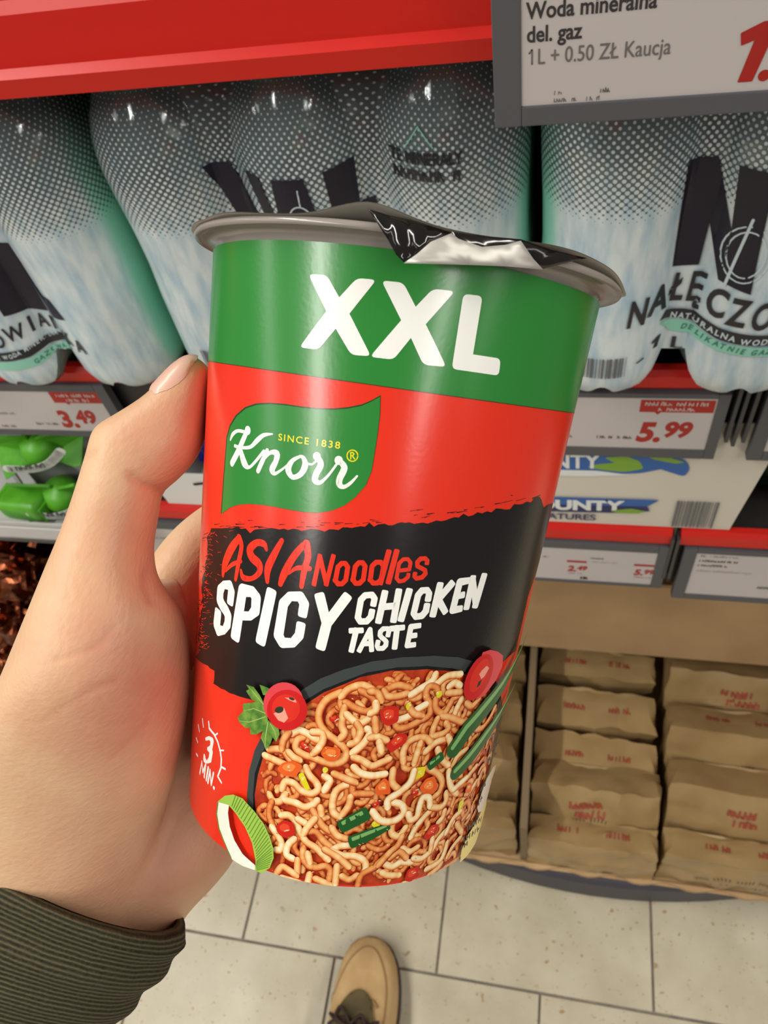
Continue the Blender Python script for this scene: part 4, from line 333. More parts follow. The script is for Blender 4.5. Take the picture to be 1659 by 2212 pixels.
# ---------------------------------------------------------------- noodle cup
RT, RB, CH_ = 0.0475, 0.039812, 0.139186
cup = thing('noodle_cup', 'tall red and green paper noodle cup held up in the hand', 'noodle cup')
ax, rg, fw = Vector((0.12556, 0.71576, 0.68697)), Vector((0.97201, 0.04985, -0.2296)), Vector((0.19858, -0.69657, 0.68946))
cup.matrix_world = Matrix(((rg.x, -fw.x, ax.x, -0.05634), (rg.y, -fw.y, ax.y, 0.05712), (rg.z, -fw.z, ax.z, 1.08475), (0, 0, 0, 1)))
def rad(h): return RB + (RT - RB) * h / CH_
def paper(name, col, rough=.27, **k): return M(name, col, min(rough, .235), spec=.6, bump=.014, bscale=1100, **k)
CUPRED, CUPGREEN = paper('cup_red', (236, 50, 26)), paper('cup_green', (44, 134, 52))
BAND = CH_ * 0.8155
v, f = revolve([(0.0, .002), (RB - .003, .002), (RB - .0012, .0)], 128)
obj('cup_base', v, f, CUPRED, cup, True)
v, f = revolve([(RB, .0), (rad(.03), .03), (rad(.08), .08), (rad(BAND), BAND)], 128)
obj('cup_wall', v, f, CUPRED, cup, True)
v, f = revolve([(rad(BAND), BAND), (rad(.125), .125), (RT, CH_)], 128)
obj('green_band', v, f, CUPGREEN, cup, True)
def to_cup(bm, base):
    for v in bm.verts:
        u, h, z = v.co; h *= .001; th = u * .001 / RT; r = rad(h) + base + z
        v.co = (r * math.sin(th), -r * math.cos(th), h)
def decal(name, mats, base, build, parent=cup, step=2.0):
    bm = bmesh.new(); build(bm); cut_u(bm, step); to_cup(bm, base); bm.normal_update()
    bmesh.ops.reverse_faces(bm, faces=[fc for fc in bm.faces if fc.normal.x * fc.calc_center_median().x + fc.normal.y * fc.calc_center_median().y < 0])
    o = bobj(name, bm, mats, parent, True); sl = (RT - RB) / CH_
    o.data.normals_split_custom_set_from_vertices([Vector((v.co.x, v.co.y, -sl * math.hypot(v.co.x, v.co.y))).normalized() for v in o.data.vertices]); return o
L = 0.00005
def strokes(key, z=0, mi=0, sq=False, w=None, sc=1.0):
    def g(bm):
        for s in ART[key]: add_stroke(bm, s, z, mi, w, sq, sc)
    return g
def polys(*keys, rad_=0.0, z=0):
    def g(bm):
        for i, key in enumerate(keys):
            for q in ART[key]: add_poly(bm, q, z + i * .00001, i, rad_)
    return g
def both(*gs):
    def g(bm):
        for q in gs: q(bm)
    return g
CREAM = paper('cup_white', (252, 251, 243)); CUPBLACK = paper('cup_black', (22, 18, 17), .3)
decal('size_lettering', CREAM, L, polys('xxl', rad_=1.1))
decal('black_brush_patch', CUPBLACK, L, both(polys('patch'), strokes('splatter')))
decal('red_scuffs', CUPRED, 2 * L, strokes('redscuff'))
leaf = decal('brand_leaf', [paper('leaf_edge', (24, 70, 30)), CUPGREEN], L, lambda bm: (add_poly(bm, ART['leaf'][0], 0, 0), add_poly(bm, [(u * .985 - .10, (v - 89) * .985 + 89) for u, v in ART['leaf'][0]], .00002, 1)))
decal('brand_lettering', CREAM, 2 * L, lambda bm: [add_stroke(bm, catmull(s, 5) if len(s) > 2 else s, 0, 0) for s in ART['knorr']], leaf)
YEL = paper('cup_yellow', (245, 226, 40))
def since(bm):
    strokes('reg')(bm)
    v, f = text2d('SINCE 1838', 2.0, .012, spacing=1.25); w = max(a for a, b in v)
    add_text(bm, 'SINCE 1838', -23.3, 99.55, 2.0 , 0, 0, .03, bold=.012, spacing=1.25, xs=14.8 / w)
decal('since_lettering', YEL, 2 * L, since, leaf)
decal('asia_lettering', CUPRED, 2 * L, lambda bm: [add_stroke(bm, catmull(s, 5)) for s in ART['asia']])
decal('noodles_lettering', CUPRED, 2 * L, strokes('noodles', sq=True))
decal('spicy_lettering', CREAM, 2 * L, strokes('spicy', sq=True))
decal('chicken_lettering', CREAM, 2 * L, strokes('chicken', sq=True))
decal('taste_lettering', CREAM, 2 * L, strokes('taste', sq=True))
# printed bowl picture
bowl = decal('bowl_print', [paper('bowl_dark', (19, 20, 23), .3), paper('bowl_rim', (62, 68, 66), .3)], 2 * L, polys('bowl', 'rim'))
decal('soup_print', paper('soup_red', (208, 74, 26), .33, col2=(160, 34, 14), nscale=220, coord='Object'), 3 * L, polys('soup'), bowl)
def clip_to_label(bm):
    bmesh.ops.bisect_plane(bm, geom=bm.verts[:] + bm.edges[:] + bm.faces[:], plane_co=(0, .55, 0), plane_no=(0, -1, 0), clear_outer=True)
from_soup = ART['soup'][0]
def inside(u, v, poly):
    c = False
    for i in range(len(poly)):
        a, b = poly[i - 1], poly[i]
        if (a[1] > v) != (b[1] > v) and u < (b[0] - a[0]) * (v - a[1]) / (b[1] - a[1]) + a[0]: c = not c
    return c
def noodle_art(bm):
    r = random.Random(5); z = 0.0; lay = bm.verts.layers.float.new('shade')
    def one(pts, w, cols, z):
        add_ribbon(bm, catmull(pts, 5), w, z, cols, r.random() * 50, lay)
    us = [q[0] for q in from_soup]; vs = [q[1] for q in from_soup]
    for k in range(620):
        u, v = r.uniform(min(us), max(us)), r.uniform(0, max(vs))
        a = r.uniform(0, 6.28); turn = r.choice((-1, 1)) * r.uniform(.25, .75); pts = [(u, v)]
        for q in range(r.randint(3, 7)):
            a += turn + r.uniform(-.2, .2); u += 1.15 * math.cos(a); v += 1.15 * math.sin(a); pts.append((u, v))
        if not all(inside(p[0] + s, p[1] + t, from_soup) for p in pts for s in (-.7, .7) for t in (-.7, .7)): continue
        one(pts, 1.6, r.uniform(.36, .56) if k < 300 else r.uniform(.5, .72), (k % 40) * 6e-6 + (2.5e-4 if k >= 300 else 0))
    order = list(range(len(ART['noodle']))); z0 = 5e-4
    for k in order:
        pts = ART['noodle'][k]; t = r.random()
        one(pts, 1.9, r.uniform(.68, .98) if t < .75 else r.uniform(.52, .68), z0 + (k % 40) * 6e-6)
    z = z0 + 2.5e-4
    for key, mi in (('carrot', 6), ('tomato', 7), ('yellow', 8)):
        for q in ART[key]:
            add_poly(bm, q, z, mi, .7)
            c = (sum(p[0] for p in q) / len(q), sum(p[1] for p in q) / len(q))
            add_poly(bm, [(c[0] - .2 + (p[0] - c[0]) * .55, c[1] + .3 + (p[1] - c[1]) * .5) for p in q], z + 3e-6, {6: 9, 7: 10, 8: 8}[mi], .5); z += 5e-6
            for t in range(3): 
                x, y = c[0] + r.uniform(-.8, .8), c[1] + r.uniform(-.5, .9)
                add_stroke(bm, [(x, y, .22), (x + r.uniform(.2, .6), y + r.uniform(-.1, .3), .1)], z, 5)
            z += 4e-6
    for k in range(60):
        u, v = r.uniform(min(us) + 3, max(us) - 6), r.uniform(1, max(vs) - 2)
        if inside(u, v, from_soup): add_stroke(bm, [(u, v, .16), (u + r.uniform(-.5, .5), v + r.uniform(-.3, .3), .1)], z, r.choice((5, 5, 8, 11)))
    for s in range(2, 5): add_stroke(bm, ART['chive'][s], z, 11, sq=True); add_stroke(bm, ART['chivelight'][s], z + 3e-6, 12, sq=True)
    z += 8e-6
    for k in (len(order) - 2, len(order) - 1, len(order) - 28, len(order) - 26): one(ART['noodle'][k], 1.9, .97, z); z += 6e-6
def noodle_mat():
    m = paper('noodle_ink', (240, 190, 122)); nt = m.node_tree
    at = nt.nodes.new('ShaderNodeAttribute'); at.attribute_name = 'shade'; rp = nt.nodes.new('ShaderNodeValToRGB'); el = rp.color_ramp.elements
    el[0].position = 0.0; el[0].color = rgb((138, 40, 14)); el[1].position = 1.0; el[1].color = rgb((255, 240, 204))
    for p_, c_ in ((.25, (196, 82, 30)), (.45, (228, 134, 66)), (.65, (242, 180, 110)), (.82, (250, 214, 154))): e = el.new(p_); e.color = rgb(c_)
    nt.links.new(at.outputs['Fac'], rp.inputs[0]); nt.links.new(rp.outputs[0], nt.nodes['Principled BSDF'].inputs['Base Color']); return m
NM = [noodle_mat(), paper('noodle_orange', (226, 122, 54), .33), paper('noodle_peach', (238, 170, 100), .33), paper('noodle_mid', (242, 190, 122), .33), paper('noodle_light', (252, 222, 164), .33), paper('noodle_cream', (252, 236, 196), .33),
      paper('carrot_print', (232, 96, 32), .3), paper('tomato_print', (204, 36, 18), .3), paper('yellow_print', (226, 214, 30), .3), paper('carrot_light', (248, 138, 66), .3), paper('tomato_light', (230, 72, 36), .3), paper('chive_print', (30, 88, 34), .3), paper('chive_light', (128, 176, 104), .3), paper('noodle_deep', (172, 62, 22), .3)]
def noodle_clipped(bm):
    noodle_art(bm); clip_to_label(bm)
decal('noodle_print', NM, 4 * L, noodle_clipped, bowl)
T = 4 * L + .0011
def garnish(bm):
    add_stroke(bm, ART['chive'][0], 0, 0); add_stroke(bm, ART['chivelight'][0], 1e-5, 1); add_stroke(bm, ART['chive'][1], 2e-5, 0); add_stroke(bm, ART['chivelight'][1], 3e-5, 1)
decal('chive_print', [NM[11], NM[12]], T, garnish)
decal('parsley_print', [paper('parsley', (120, 158, 62), .35, col2=(70, 118, 42), nscale=500), paper('parsley_vein', (168, 190, 104))], T + 1e-5, both(polys('parsley'), strokes('veins', 1e-5, 1)))
CH_M = [paper('chili_side', (222, 66, 74)), paper('chili_red', (206, 22, 24)), paper('chili_inner', (222, 44, 26)), paper('chili_pale', (244, 160, 140)), paper('chili_hole', (44, 50, 30))]
for k, pick in enumerate(((0,), (1,))):
    def chili(bm, k=k):
        for i, key in enumerate(('chiliside', 'chiliface', 'chiliinner', 'chilipale', 'chilidark')):
            for j, q in enumerate(ART[key]):
                if (j == len(ART[key]) - 1) == (k == 1): add_poly(bm, q, i * 1e-5, i)
    decal('chili_print', CH_M, T + 4e-5, chili)
decal('leek_print', [paper('leek_green', (158, 196, 76)), paper('leek_white', (238, 240, 222)), paper('leek_line', (96, 136, 44))], T, lambda bm: (polys('leekwhite')(bm), [setattr(fc, 'material_index', 1) for fc in bm.faces], polys('leekgreen', z=1e-5)(bm), strokes('leekline', 2e-5, 2)(bm)))
decal('band_line', paper('band_edge', (70, 60, 30)), L, lambda bm: add_stroke(bm, [(-140 + 5 * k, BAND * 1000) for k in range(57)], 0, 0, .16))
decal('timer_print', CREAM, L, strokes('timer'))
decal('info_print', [paper('info_yellow', (242, 216, 122)), paper('info_pale', (226, 206, 188))], T, polys('panel', 'info', rad_=.3))
decal('small_print', CUPBLACK, T + 4e-5, strokes('marks'))
# plastic flange and foil lid
PLAST = M('flange_plastic', (188, 178, 168), .2, spec=.6, bump=.05, bscale=120, trans=.35)
v, f = revolve([(RT - .0006, CH_ - .001), (RT - .0006, CH_ + .0012), (RT + .0012, CH_ + .0022), (.0505, CH_ + .0024), (.0518, CH_ + .0021), (.0522, CH_ + .0028), (.0518, CH_ + .0036), (.047, CH_ + .0036)], 128)
obj('flange', v, f, PLAST, cup, True)
FOIL = M('lid_foil', (204, 200, 190), .45, .45, bump=.05, bscale=120); LIDBLACK = M('lid_black', (24, 19, 15), .12, 0.0, .7)
n = 160; rings = []
for r0 in (0.0, .02, .04, .047, .0505, .0528):
    rr = []
    for j in range(n):
        th = 2 * math.pi * j / n; t = (th + math.pi) % (2 * math.pi) - math.pi
        wob = noise.noise(Vector((math.sin(th) * 4, math.cos(th) * 4, r0 * 30)))
        e = max(0, (r0 - .04) / .0128)
        lift = e * (.0004 * wob + .0026 * math.exp(-((t + .16) / .16) ** 2) + .0016 * math.exp(-((t - .75) / .3) ** 2) - .0012 * math.exp(-((t - 1.25) / .25) ** 2))
        R = r0 + e * (.0006 * wob)
        rr.append((R * math.sin(th), -R * math.cos(th), CH_ + .0039 + lift))
    rings.append(rr)
v, f = loft(rings, True, False); v2 = [(a, b, c + .00015) for a, b, c in v]; nv = len(v)
lid = obj('lid', v + v2, f + [tuple(i + nv for i in q[::-1]) for q in f], FOIL, cup, True)
def sheet(name, pts, faces, mat, parent):
    o = obj(name, [(a * .001, b * .001, c * .001) for a, b, c in pts], faces, mat, parent, True)
    md = o.modifiers.new('thick', 'SOLIDIFY'); md.thickness = .00015
    md2 = o.modifiers.new('bev', 'SUBSURF'); md2.levels = 1; md2.render_levels = 1; md2.subdivision_type = 'SIMPLE'
    return o
A = [(-8.1, -52.9, 144.6), (-4.2, -53.0, 144.0), (-.7, -53.2, 143.7), (3.6, -53.0, 143.1), (7.5, -52.8, 142.5), (4.0, -54.4, 140.2), (1.8, -54.8, 137.7), (-.3, -55.0, 135.9), (-1.9, -54.6, 137.2), (-3.75, -54.0, 139.7), (-1.4, -55.6, 141.1), (.9, -54.2, 141.6)]
sheet('lid_flap', A, [(0, 1, 9), (1, 2, 10), (1, 10, 9), (2, 3, 11), (2, 11, 10), (3, 4, 5), (3, 5, 11), (11, 5, 6), (10, 11, 6), (10, 6, 8), (6, 7, 8), (10, 8, 9)], LIDBLACK, lid)
Bq = [(-.3, -55.0, 135.8), (1.8, -55.0, 137.7), (4.0, -54.6, 140.2), (7.5, -53.1, 142.4), (8.9, -53.2, 141.6), (13.4, -52.6, 140.9), (17.7, -51.2, 142.1), (20.5, -49.8, 143.5), (23.5, -48.7, 140.8), (25.9, -47.2, 139.4), (18.3, -51.6, 138.3), (11.35, -53.6, 137.3)]
sheet('lid_fold', Bq, [(0, 1, 11), (1, 2, 11), (2, 3, 4), (2, 4, 11), (4, 5, 11), (5, 10, 11), (5, 6, 10), (6, 7, 8), (6, 8, 10), (8, 9, 10)], FOIL, lid)
Cq = [(7.5, -52.5, 142.8), (11.4, -51.9, 142.9), (20.6, -49.0, 143.9), (27.0, -45.9, 143.4), (35.2, -40.0, 143.9), (32.3, -42.3, 142.6), (25.9, -46.4, 139.6), (23.5, -47.7, 140.9), (17.7, -50.3, 141.0), (13.4, -51.4, 140.4), (8.9, -52.5, 141.0)]
sheet('lid_edge', Cq, [(0, 1, 10), (1, 9, 10), (1, 2, 8), (1, 8, 9), (2, 7, 8), (2, 3, 7), (3, 6, 7), (3, 5, 6), (3, 4, 5)], LIDBLACK, lid)
# ---------------------------------------------------------------- person: left hand and sleeve
person = thing('person', 'left hand in a dark olive knit sleeve gripping the noodle cup', 'person')
def skin_mat():
    m = M('skin', (226, 178, 138), .46, spec=.35, sss=.12)
    nt = m.node_tree; b = nt.nodes['Principled BSDF']
    at = nt.nodes.new('ShaderNodeAttribute'); at.attribute_name = 'blush_shade'
    tc = nt.nodes.new('ShaderNodeTexCoord')
    n = nt.nodes.new('ShaderNodeTexNoise'); n.inputs['Scale'].default_value = 75; n.inputs['Detail'].default_value = 6
    nt.links.new(tc.outputs['Object'], n.inputs['Vector'])
    ad = nt.nodes.new('ShaderNodeMath'); ad.operation = 'MULTIPLY_ADD'; ad.inputs[1].default_value = .45; nt.links.new(n.outputs[0], ad.inputs[0]); nt.links.new(at.outputs['Fac'], ad.inputs[2])
    r = nt.nodes.new('ShaderNodeValToRGB'); r.color_ramp.elements[0].position = .12; r.color_ramp.elements[1].position = .95
    r.color_ramp.elements[0].color = rgb((224, 188, 148)); r.color_ramp.elements[1].color = rgb((196, 122, 100)); e = r.color_ramp.elements.new(.42); e.color = rgb((216, 168, 132))
    nt.links.new(ad.outputs[0], r.inputs[0]); nt.links.new(r.outputs[0], b.inputs['Base Color'])
    v = nt.nodes.new('ShaderNodeTexNoise'); v.inputs['Scale'].default_value = 620; v.inputs['Detail'].default_value = 4
    mp = nt.nodes.new('ShaderNodeMapping'); mp.inputs['Scale'].default_value = (1, .5, 1.6); mp.inputs['Rotation'].default_value = (0, .5, .6); nt.links.new(tc.outputs['Object'], mp.inputs[0]); nt.links.new(mp.outputs[0], v.inputs['Vector'])
    bp = nt.nodes.new('ShaderNodeBump'); bp.inputs['Strength'].default_value = .24; bp.inputs['Distance'].default_value = .0009
    nt.links.new(v.outputs[0], bp.inputs['Height']); nt.links.new(bp.outputs[0], b.inputs['Normal'])
    return m
SKIN = skin_mat()
def ring(c, w, t, n=28, e=.9):
    c, w, t = Vector(c), Vector(w), Vector(t); out = []
    for k in range(n):
        a = 2 * math.pi * k / n; x, y = math.cos(a), math.sin(a)
        out.append(c + w * math.copysign(abs(x) ** e, x) + t * math.copysign(abs(y) ** e, y))
    return out
def flat(secs, m): return [(q[0:3], q[3:6], q[6:9]) for q in catmull([tuple(s[0]) + tuple(s[1]) + tuple(s[2]) for s in secs], m)]
HV, HF = [], []
def add_part(rings):
    v, f = loft(rings); o = len(HV); HV.extend([tuple(p) for p in v]); HF.extend([tuple(i + o for i in q) for q in f])
for key in ('thumb', 'palm'):
    add_part([ring(c, w, t) for c, w, t in flat(HAND[key], 4)])
for fg in HAND['fingers']:
    P = catmull([tuple(p) for p in fg], 6); rings = []
    for i, p in enumerate(P):
        d = (Vector(P[min(i + 1, len(P) - 1)][:3]) - Vector(P[max(i - 1, 0)][:3])).normalized()
        a = d.orthogonal().normalized(); b = d.cross(a); rings.append(ring(p[:3], a * p[3], b * p[3], 18, 1.0))
    add_part(rings)
me = bpy.data.meshes.new('hand'); me.from_pydata(HV, [], HF); me.update()
raw = bpy.data.objects.new('raw', me); COL.objects.link(raw)
rm = raw.modifiers.new('r', 'REMESH'); rm.mode = 'VOXEL'; rm.voxel_size = .00115; rm.use_smooth_shade = True
sm = raw.modifiers.new('s', 'SMOOTH'); sm.factor = .5; sm.iterations = 14
dg = bpy.context.evaluated_depsgraph_get(); hme = bpy.data.meshes.new_from_object(raw.evaluated_get(dg)); bpy.data.objects.remove(raw)
hme.name = 'hand'
eye = Vector((0, 0, 1.30))
nv = [v.normal.copy() for v in hme.vertices]
CR = []
for c in HAND['creases']:
    P = [Vector(p) for p in catmull([tuple(q) for q in c], 8)]
    CR.append([((p - eye).normalized()) for p in P])
depths = (.0009, .0006, .00028, .00028, .0005, .0002); widths = (.0055, .006, .0035, .0035, .004, .0035)
blush_shade = hme.attributes.new('blush_shade', 'FLOAT', 'POINT')
for i, v in enumerate(hme.vertices):
    b = 0.0
    for q in HAND['blush_shade']:  # skin redness; the lower-palm spot also paints shade into the colour
        d = (v.co - Vector(q[:3])).length / q[3]; b += .36 * math.exp(-d * d)
    d0 = (v.co - eye).normalized()
    if nv[i].dot(d0) < 0:
        for P, dp, w in zip(CR, depths, widths):
            dm = min((d0 - p).length for p in P)
            if dm < w * 3: v.co -= nv[i] * dp * math.exp(-(dm / w) ** 2); b += .10 * math.exp(-(dm / w) ** 2)
    blush_shade.data[i].value = b
hand = link_mesh('hand', hme, person, SKIN, True)
bvh = BVHTree.FromPolygons([v.co for v in hme.vertices], [tuple(p.vertices) for p in hme.polygons])
rows = [catmull([tuple(p) for p in q], 5) for q in HAND['nail']]
rows = [list(r) for r in zip(*[catmull([rows[k][j] for k in range(len(rows))], 4) for j in range(len(rows[0]))])]
nvv = []; m_ = len(rows[0])
for i, r in enumerate(rows):
    for j, p in enumerate(r):
        q, nn, _, _ = bvh.find_nearest(Vector(p)); edge = min(j, m_ - 1 - j, i) / 3.0
        nvv.append(q + nn * (.0001 + .0006 * min(1, edge)))
nf = [(i * m_ + j, i * m_ + j + 1, (i + 1) * m_ + j + 1, (i + 1) * m_ + j) for i in range(len(rows) - 1) for j in range(m_ - 1)]
obj('fingernail', nvv, nf, M('nail', (226, 182, 160), .3, spec=.5, sss=.1), person, True)
# sleeve
def knit():
    m = M('olive_knit', (66, 62, 44), .85, spec=.2); nt = m.node_tree; b = nt.nodes['Principled BSDF']
    uv = nt.nodes.new('ShaderNodeUVMap'); uv.uv_map = 'knit'
    mp = nt.nodes.new('ShaderNodeMapping'); mp.inputs['Scale'].default_value = (1, 1, 1); nt.links.new(uv.outputs[0], mp.inputs[0])
    w = nt.nodes.new('ShaderNodeTexWave'); w.wave_type = 'BANDS'; w.bands_direction = 'Y'; w.inputs['Scale'].default_value = 145; w.inputs['Distortion'].default_value = 2.2; w.inputs['Detail'].default_value = 2; w.inputs['Detail Scale'].default_value = .6
    nt.links.new(mp.outputs[0], w.inputs['Vector'])
    n = nt.nodes.new('ShaderNodeTexNoise'); n.inputs['Scale'].default_value = 900; nt.links.new(mp.outputs[0], n.inputs['Vector'])
    r = nt.nodes.new('ShaderNodeValToRGB'); r.color_ramp.elements[0].color = rgb((38, 36, 24)); r.color_ramp.elements[1].color = rgb((92, 86, 62)); r.color_ramp.elements[0].position = .2; r.color_ramp.elements[1].position = .9
    ad = nt.nodes.new('ShaderNodeMath'); ad.operation = 'MULTIPLY_ADD'; ad.inputs[1].default_value = .5; nt.links.new(n.outputs[0], ad.inputs[0]); 
    w2 = nt.nodes.new('ShaderNodeMath'); w2.operation = 'MULTIPLY'; w2.inputs[1].default_value = .6; nt.links.new(w.outputs['Fac'], w2.inputs[0]); nt.links.new(w2.outputs[0], ad.inputs[2])
    nt.links.new(ad.outputs[0], r.inputs[0]); nt.links.new(r.outputs[0], b.inputs['Base Color'])
    bp = nt.nodes.new('ShaderNodeBump'); bp.inputs['Strength'].default_value = .8; bp.inputs['Distance'].default_value = .001; nt.links.new(ad.outputs[0], bp.inputs['Height']); nt.links.new(bp.outputs[0], b.inputs['Normal'])
    return m
secs = flat(HAND['sleeve'], 9); rings = []; length = 0.0; vv = []
for i, (c, w, t) in enumerate(secs):
    if i: length += (Vector(c) - Vector(secs[i - 1][0])).length
    k = 1 + .018 * math.sin(length * 330) * (1 if length > .006 else .2); 
    rr = ring(c, Vector(w) * k, Vector(t) * k, 64, 1.0)
    rr = [p + (p - Vector(c)) * .02 * noise.noise(p * 60) for p in rr]
    rings.append(rr); vv.append(length)
c, w, t = secs[0]; inner = ring(c, Vector(w) * .94, Vector(t) * .92, 64, 1.0); c2, w2_, t2 = secs[8]
inner2 = ring(c2, Vector(w2_) * .93, Vector(t2) * .9, 64, 1.0)
rings = [inner2, inner] + rings; vv = [-.01, -.002] + vv
v, f = loft(rings, True, False)
sl = obj('sleeve', v, f, knit(), person, True)
uvl = sl.data.uv_layers.new(name='knit')
for p in sl.data.polygons:
    for li in p.loop_indices:
        vi = sl.data.loops[li].vertex_index; uvl.data[li].uv = ((vi % 64) / 64 * .22, vv[vi // 64])
# ---------------------------------------------------------------- shrink-wrapped water packs
BR = .0405; PITCH = .081
PROF = [(.0, .031), (.006, .0365), (.016, .0398), (.03, .0405), (.075, .0402), (.10, .0390), (.125, .0393), (.15, .0406), (.165, .0408), (.178, .0392), (.190, .0352), (.201, .0295), (.211, .0240), (.220, .0192), (.229, .0160), (.235, .0150), (.246, .0150)]
def prof(z):
    for (a, ra), (b, rb_) in zip(PROF, PROF[1:]):
        if z <= b: t = (z - a) / (b - a); return ra + (rb_ - ra) * t
    return PROF[-1][1]
def clear_mix(name, tint, tfac, col, rough, bump=None):
    m = bpy.data.materials.new(name); m.use_nodes = True; nt = m.node_tree; b = nt.nodes['Principled BSDF']; out = nt.nodes['Material Output']
    b.inputs['Base Color'].default_value = rgb(col); b.inputs['Roughness'].default_value = rough; b.inputs['Specular IOR Level'].default_value = .8
    t = nt.nodes.new('ShaderNodeBsdfTransparent'); t.inputs[0].default_value = rgb(tint); mx = nt.nodes.new('ShaderNodeMixShader')
    fr = nt.nodes.new('ShaderNodeFresnel'); fr.inputs[0].default_value = 1.45; mt = nt.nodes.new('ShaderNodeMath'); mt.operation = 'ADD'; mt.inputs[1].default_value = 1 - tfac; mt.use_clamp = True
    nt.links.new(fr.outputs[0], mt.inputs[0]); nt.links.new(mt.outputs[0], mx.inputs[0]); nt.links.new(t.outputs[0], mx.inputs[1]); nt.links.new(b.outputs[0], mx.inputs[2])
    mt.operation = 'MULTIPLY_ADD'; mt.inputs[1].default_value = .25; mt.inputs[2].default_value = 1 - tfac
    gl = nt.nodes.new('ShaderNodeBsdfGlossy'); gl.inputs['Roughness'].default_value = rough; mg = nt.nodes.new('ShaderNodeMixShader'); nt.links.new(fr.outputs[0], mg.inputs[0]); nt.links.new(mx.outputs[0], mg.inputs[1]); nt.links.new(gl.outputs[0], mg.inputs[2])
    nt.links.new(mg.outputs[0], out.inputs[0])
    return m, nt, gl, mg, t
PET = clear_mix('bottle_pet', (176, 214, 208), .5, (126, 158, 156), .10)[0]
n = 30; rings = []
for k in range(46):
    z = .246 * k / 45; rr = []
    for j in range(n):
        a = 2 * math.pi * j / n; r = prof(z); zz = z
        if z < .03: r *= 1 - (.14 * (1 - z / .03)) * (.5 - .5 * math.cos(5 * a)); zz = z + (.010 * (1 - z / .03)) * (.5 - .5 * math.cos(5 * a))
        rr.append((r * math.cos(a), r * math.sin(a), zz))
    rings.append(rr)
v, f = loft(rings); BOT = bpy.data.meshes.new('bottle'); BOT.from_pydata(v, [], f); BOT.update(); BOT.materials.append(PET)
for p in BOT.polygons: p.use_smooth = True
v, f = revolve([(0, .234), (.0155, .234), (.0155, .247), (.0148, .249), (0, .249)], 24); CAPM = bpy.data.meshes.new('cap'); CAPM.from_pydata(v, [], f); CAPM.update(); CAPM.materials.append(M('cap_blue', (40, 70, 120), .4))
def film_mat():
    m, nt, b, mx, t = clear_mix('film', (236, 243, 245), .9, (228, 236, 240), .06)
    uv = nt.nodes.new('ShaderNodeUVMap'); uv.uv_map = 'film'; sp = nt.nodes.new('ShaderNodeSeparateXYZ'); nt.links.new(uv.outputs[0], sp.inputs[0])
    vo = nt.nodes.new('ShaderNodeTexVoronoi'); vo.voronoi_dimensions = '2D'; vo.inputs['Randomness'].default_value = 0; vo.inputs['Scale'].default_value = 1 / .0030
    mp = nt.nodes.new('ShaderNodeMapping'); mp.inputs['Rotation'].default_value = (0, 0, math.pi / 4); nt.links.new(uv.outputs[0], mp.inputs[0]); nt.links.new(mp.outputs[0], vo.inputs['Vector'])
    mr = nt.nodes.new('ShaderNodeValToRGB'); cr = mr.color_ramp; cr.elements[0].position = .124 * 3; cr.elements[0].color = (.8, .8, .8, 1); cr.elements[1].position = .215 * 3; cr.elements[1].color = (.0, .0, .0, 1)
    for p_, c_ in ((.136, .50), (.160, .36), (.187, .25), (.208, .12)): e = cr.elements.new(p_ * 3); e.color = (c_, c_, c_, 1)
    v3 = nt.nodes.new('ShaderNodeMath'); v3.operation = 'MULTIPLY'; v3.inputs[1].default_value = 3; nt.links.new(sp.outputs[1], v3.inputs[0]); nt.links.new(v3.outputs[0], mr.inputs[0])
    sb_ = nt.nodes.new('ShaderNodeMath'); sb_.operation = 'SUBTRACT'; nt.links.new(mr.outputs[0], sb_.inputs[0]); nt.links.new(vo.outputs['Distance'], sb_.inputs[1])
    ml = nt.nodes.new('ShaderNodeMath'); ml.operation = 'MULTIPLY'; ml.inputs[1].default_value = 14; ml.use_clamp = True; nt.links.new(sb_.outputs[0], ml.inputs[0])
    ns = nt.nodes.new('ShaderNodeTexNoise'); ns.inputs['Scale'].default_value = 60; ns.inputs['Detail'].default_value = 5; m2 = nt.nodes.new('ShaderNodeMapping'); m2.inputs['Scale'].default_value = (2.2, .55, 1); nt.links.new(uv.outputs[0], m2.inputs[0]); nt.links.new(m2.outputs[0], ns.inputs['Vector'])
    rp = nt.nodes.new('ShaderNodeValToRGB'); rp.color_ramp.elements[0].position = .3; rp.color_ramp.elements[0].color = rgb((168, 196, 212)); rp.color_ramp.elements[1].position = .62; rp.color_ramp.elements[1].color = rgb((218, 229, 231)); nt.links.new(ns.outputs[0], rp.inputs[0])
    at = nt.nodes.new('ShaderNodeAttribute'); at.attribute_name = 'teal'
    cm = nt.nodes.new('ShaderNodeMix'); cm.data_type = 'RGBA'; cm.inputs[7].default_value = rgb((146, 212, 192)); nt.links.new(at.outputs['Fac'], cm.inputs[0]); nt.links.new(rp.outputs[0], cm.inputs[6])
    pr = nt.nodes.new('ShaderNodeBsdfPrincipled'); pr.inputs['Roughness'].default_value = .3; nt.links.new(cm.outputs[2], pr.inputs['Base Color'])
    fin = nt.nodes.new('ShaderNodeMixShader'); nt.links.new(ml.outputs[0], fin.inputs[0]); nt.links.new(mx.outputs[0], fin.inputs[1]); nt.links.new(pr.outputs[0], fin.inputs[2]); nt.links.new(fin.outputs[0], nt.nodes['Material Output'].inputs[0])
    wn = nt.nodes.new('ShaderNodeTexNoise'); wn.inputs['Scale'].default_value = 55; wn.inputs['Detail'].default_value = 3; m3 = nt.nodes.new('ShaderNodeMapping'); m3.inputs['Scale'].default_value = (2.6, .5, 1); nt.links.new(uv.outputs[0], m3.inputs[0]); nt.links.new(m3.outputs[0], wn.inputs['Vector'])
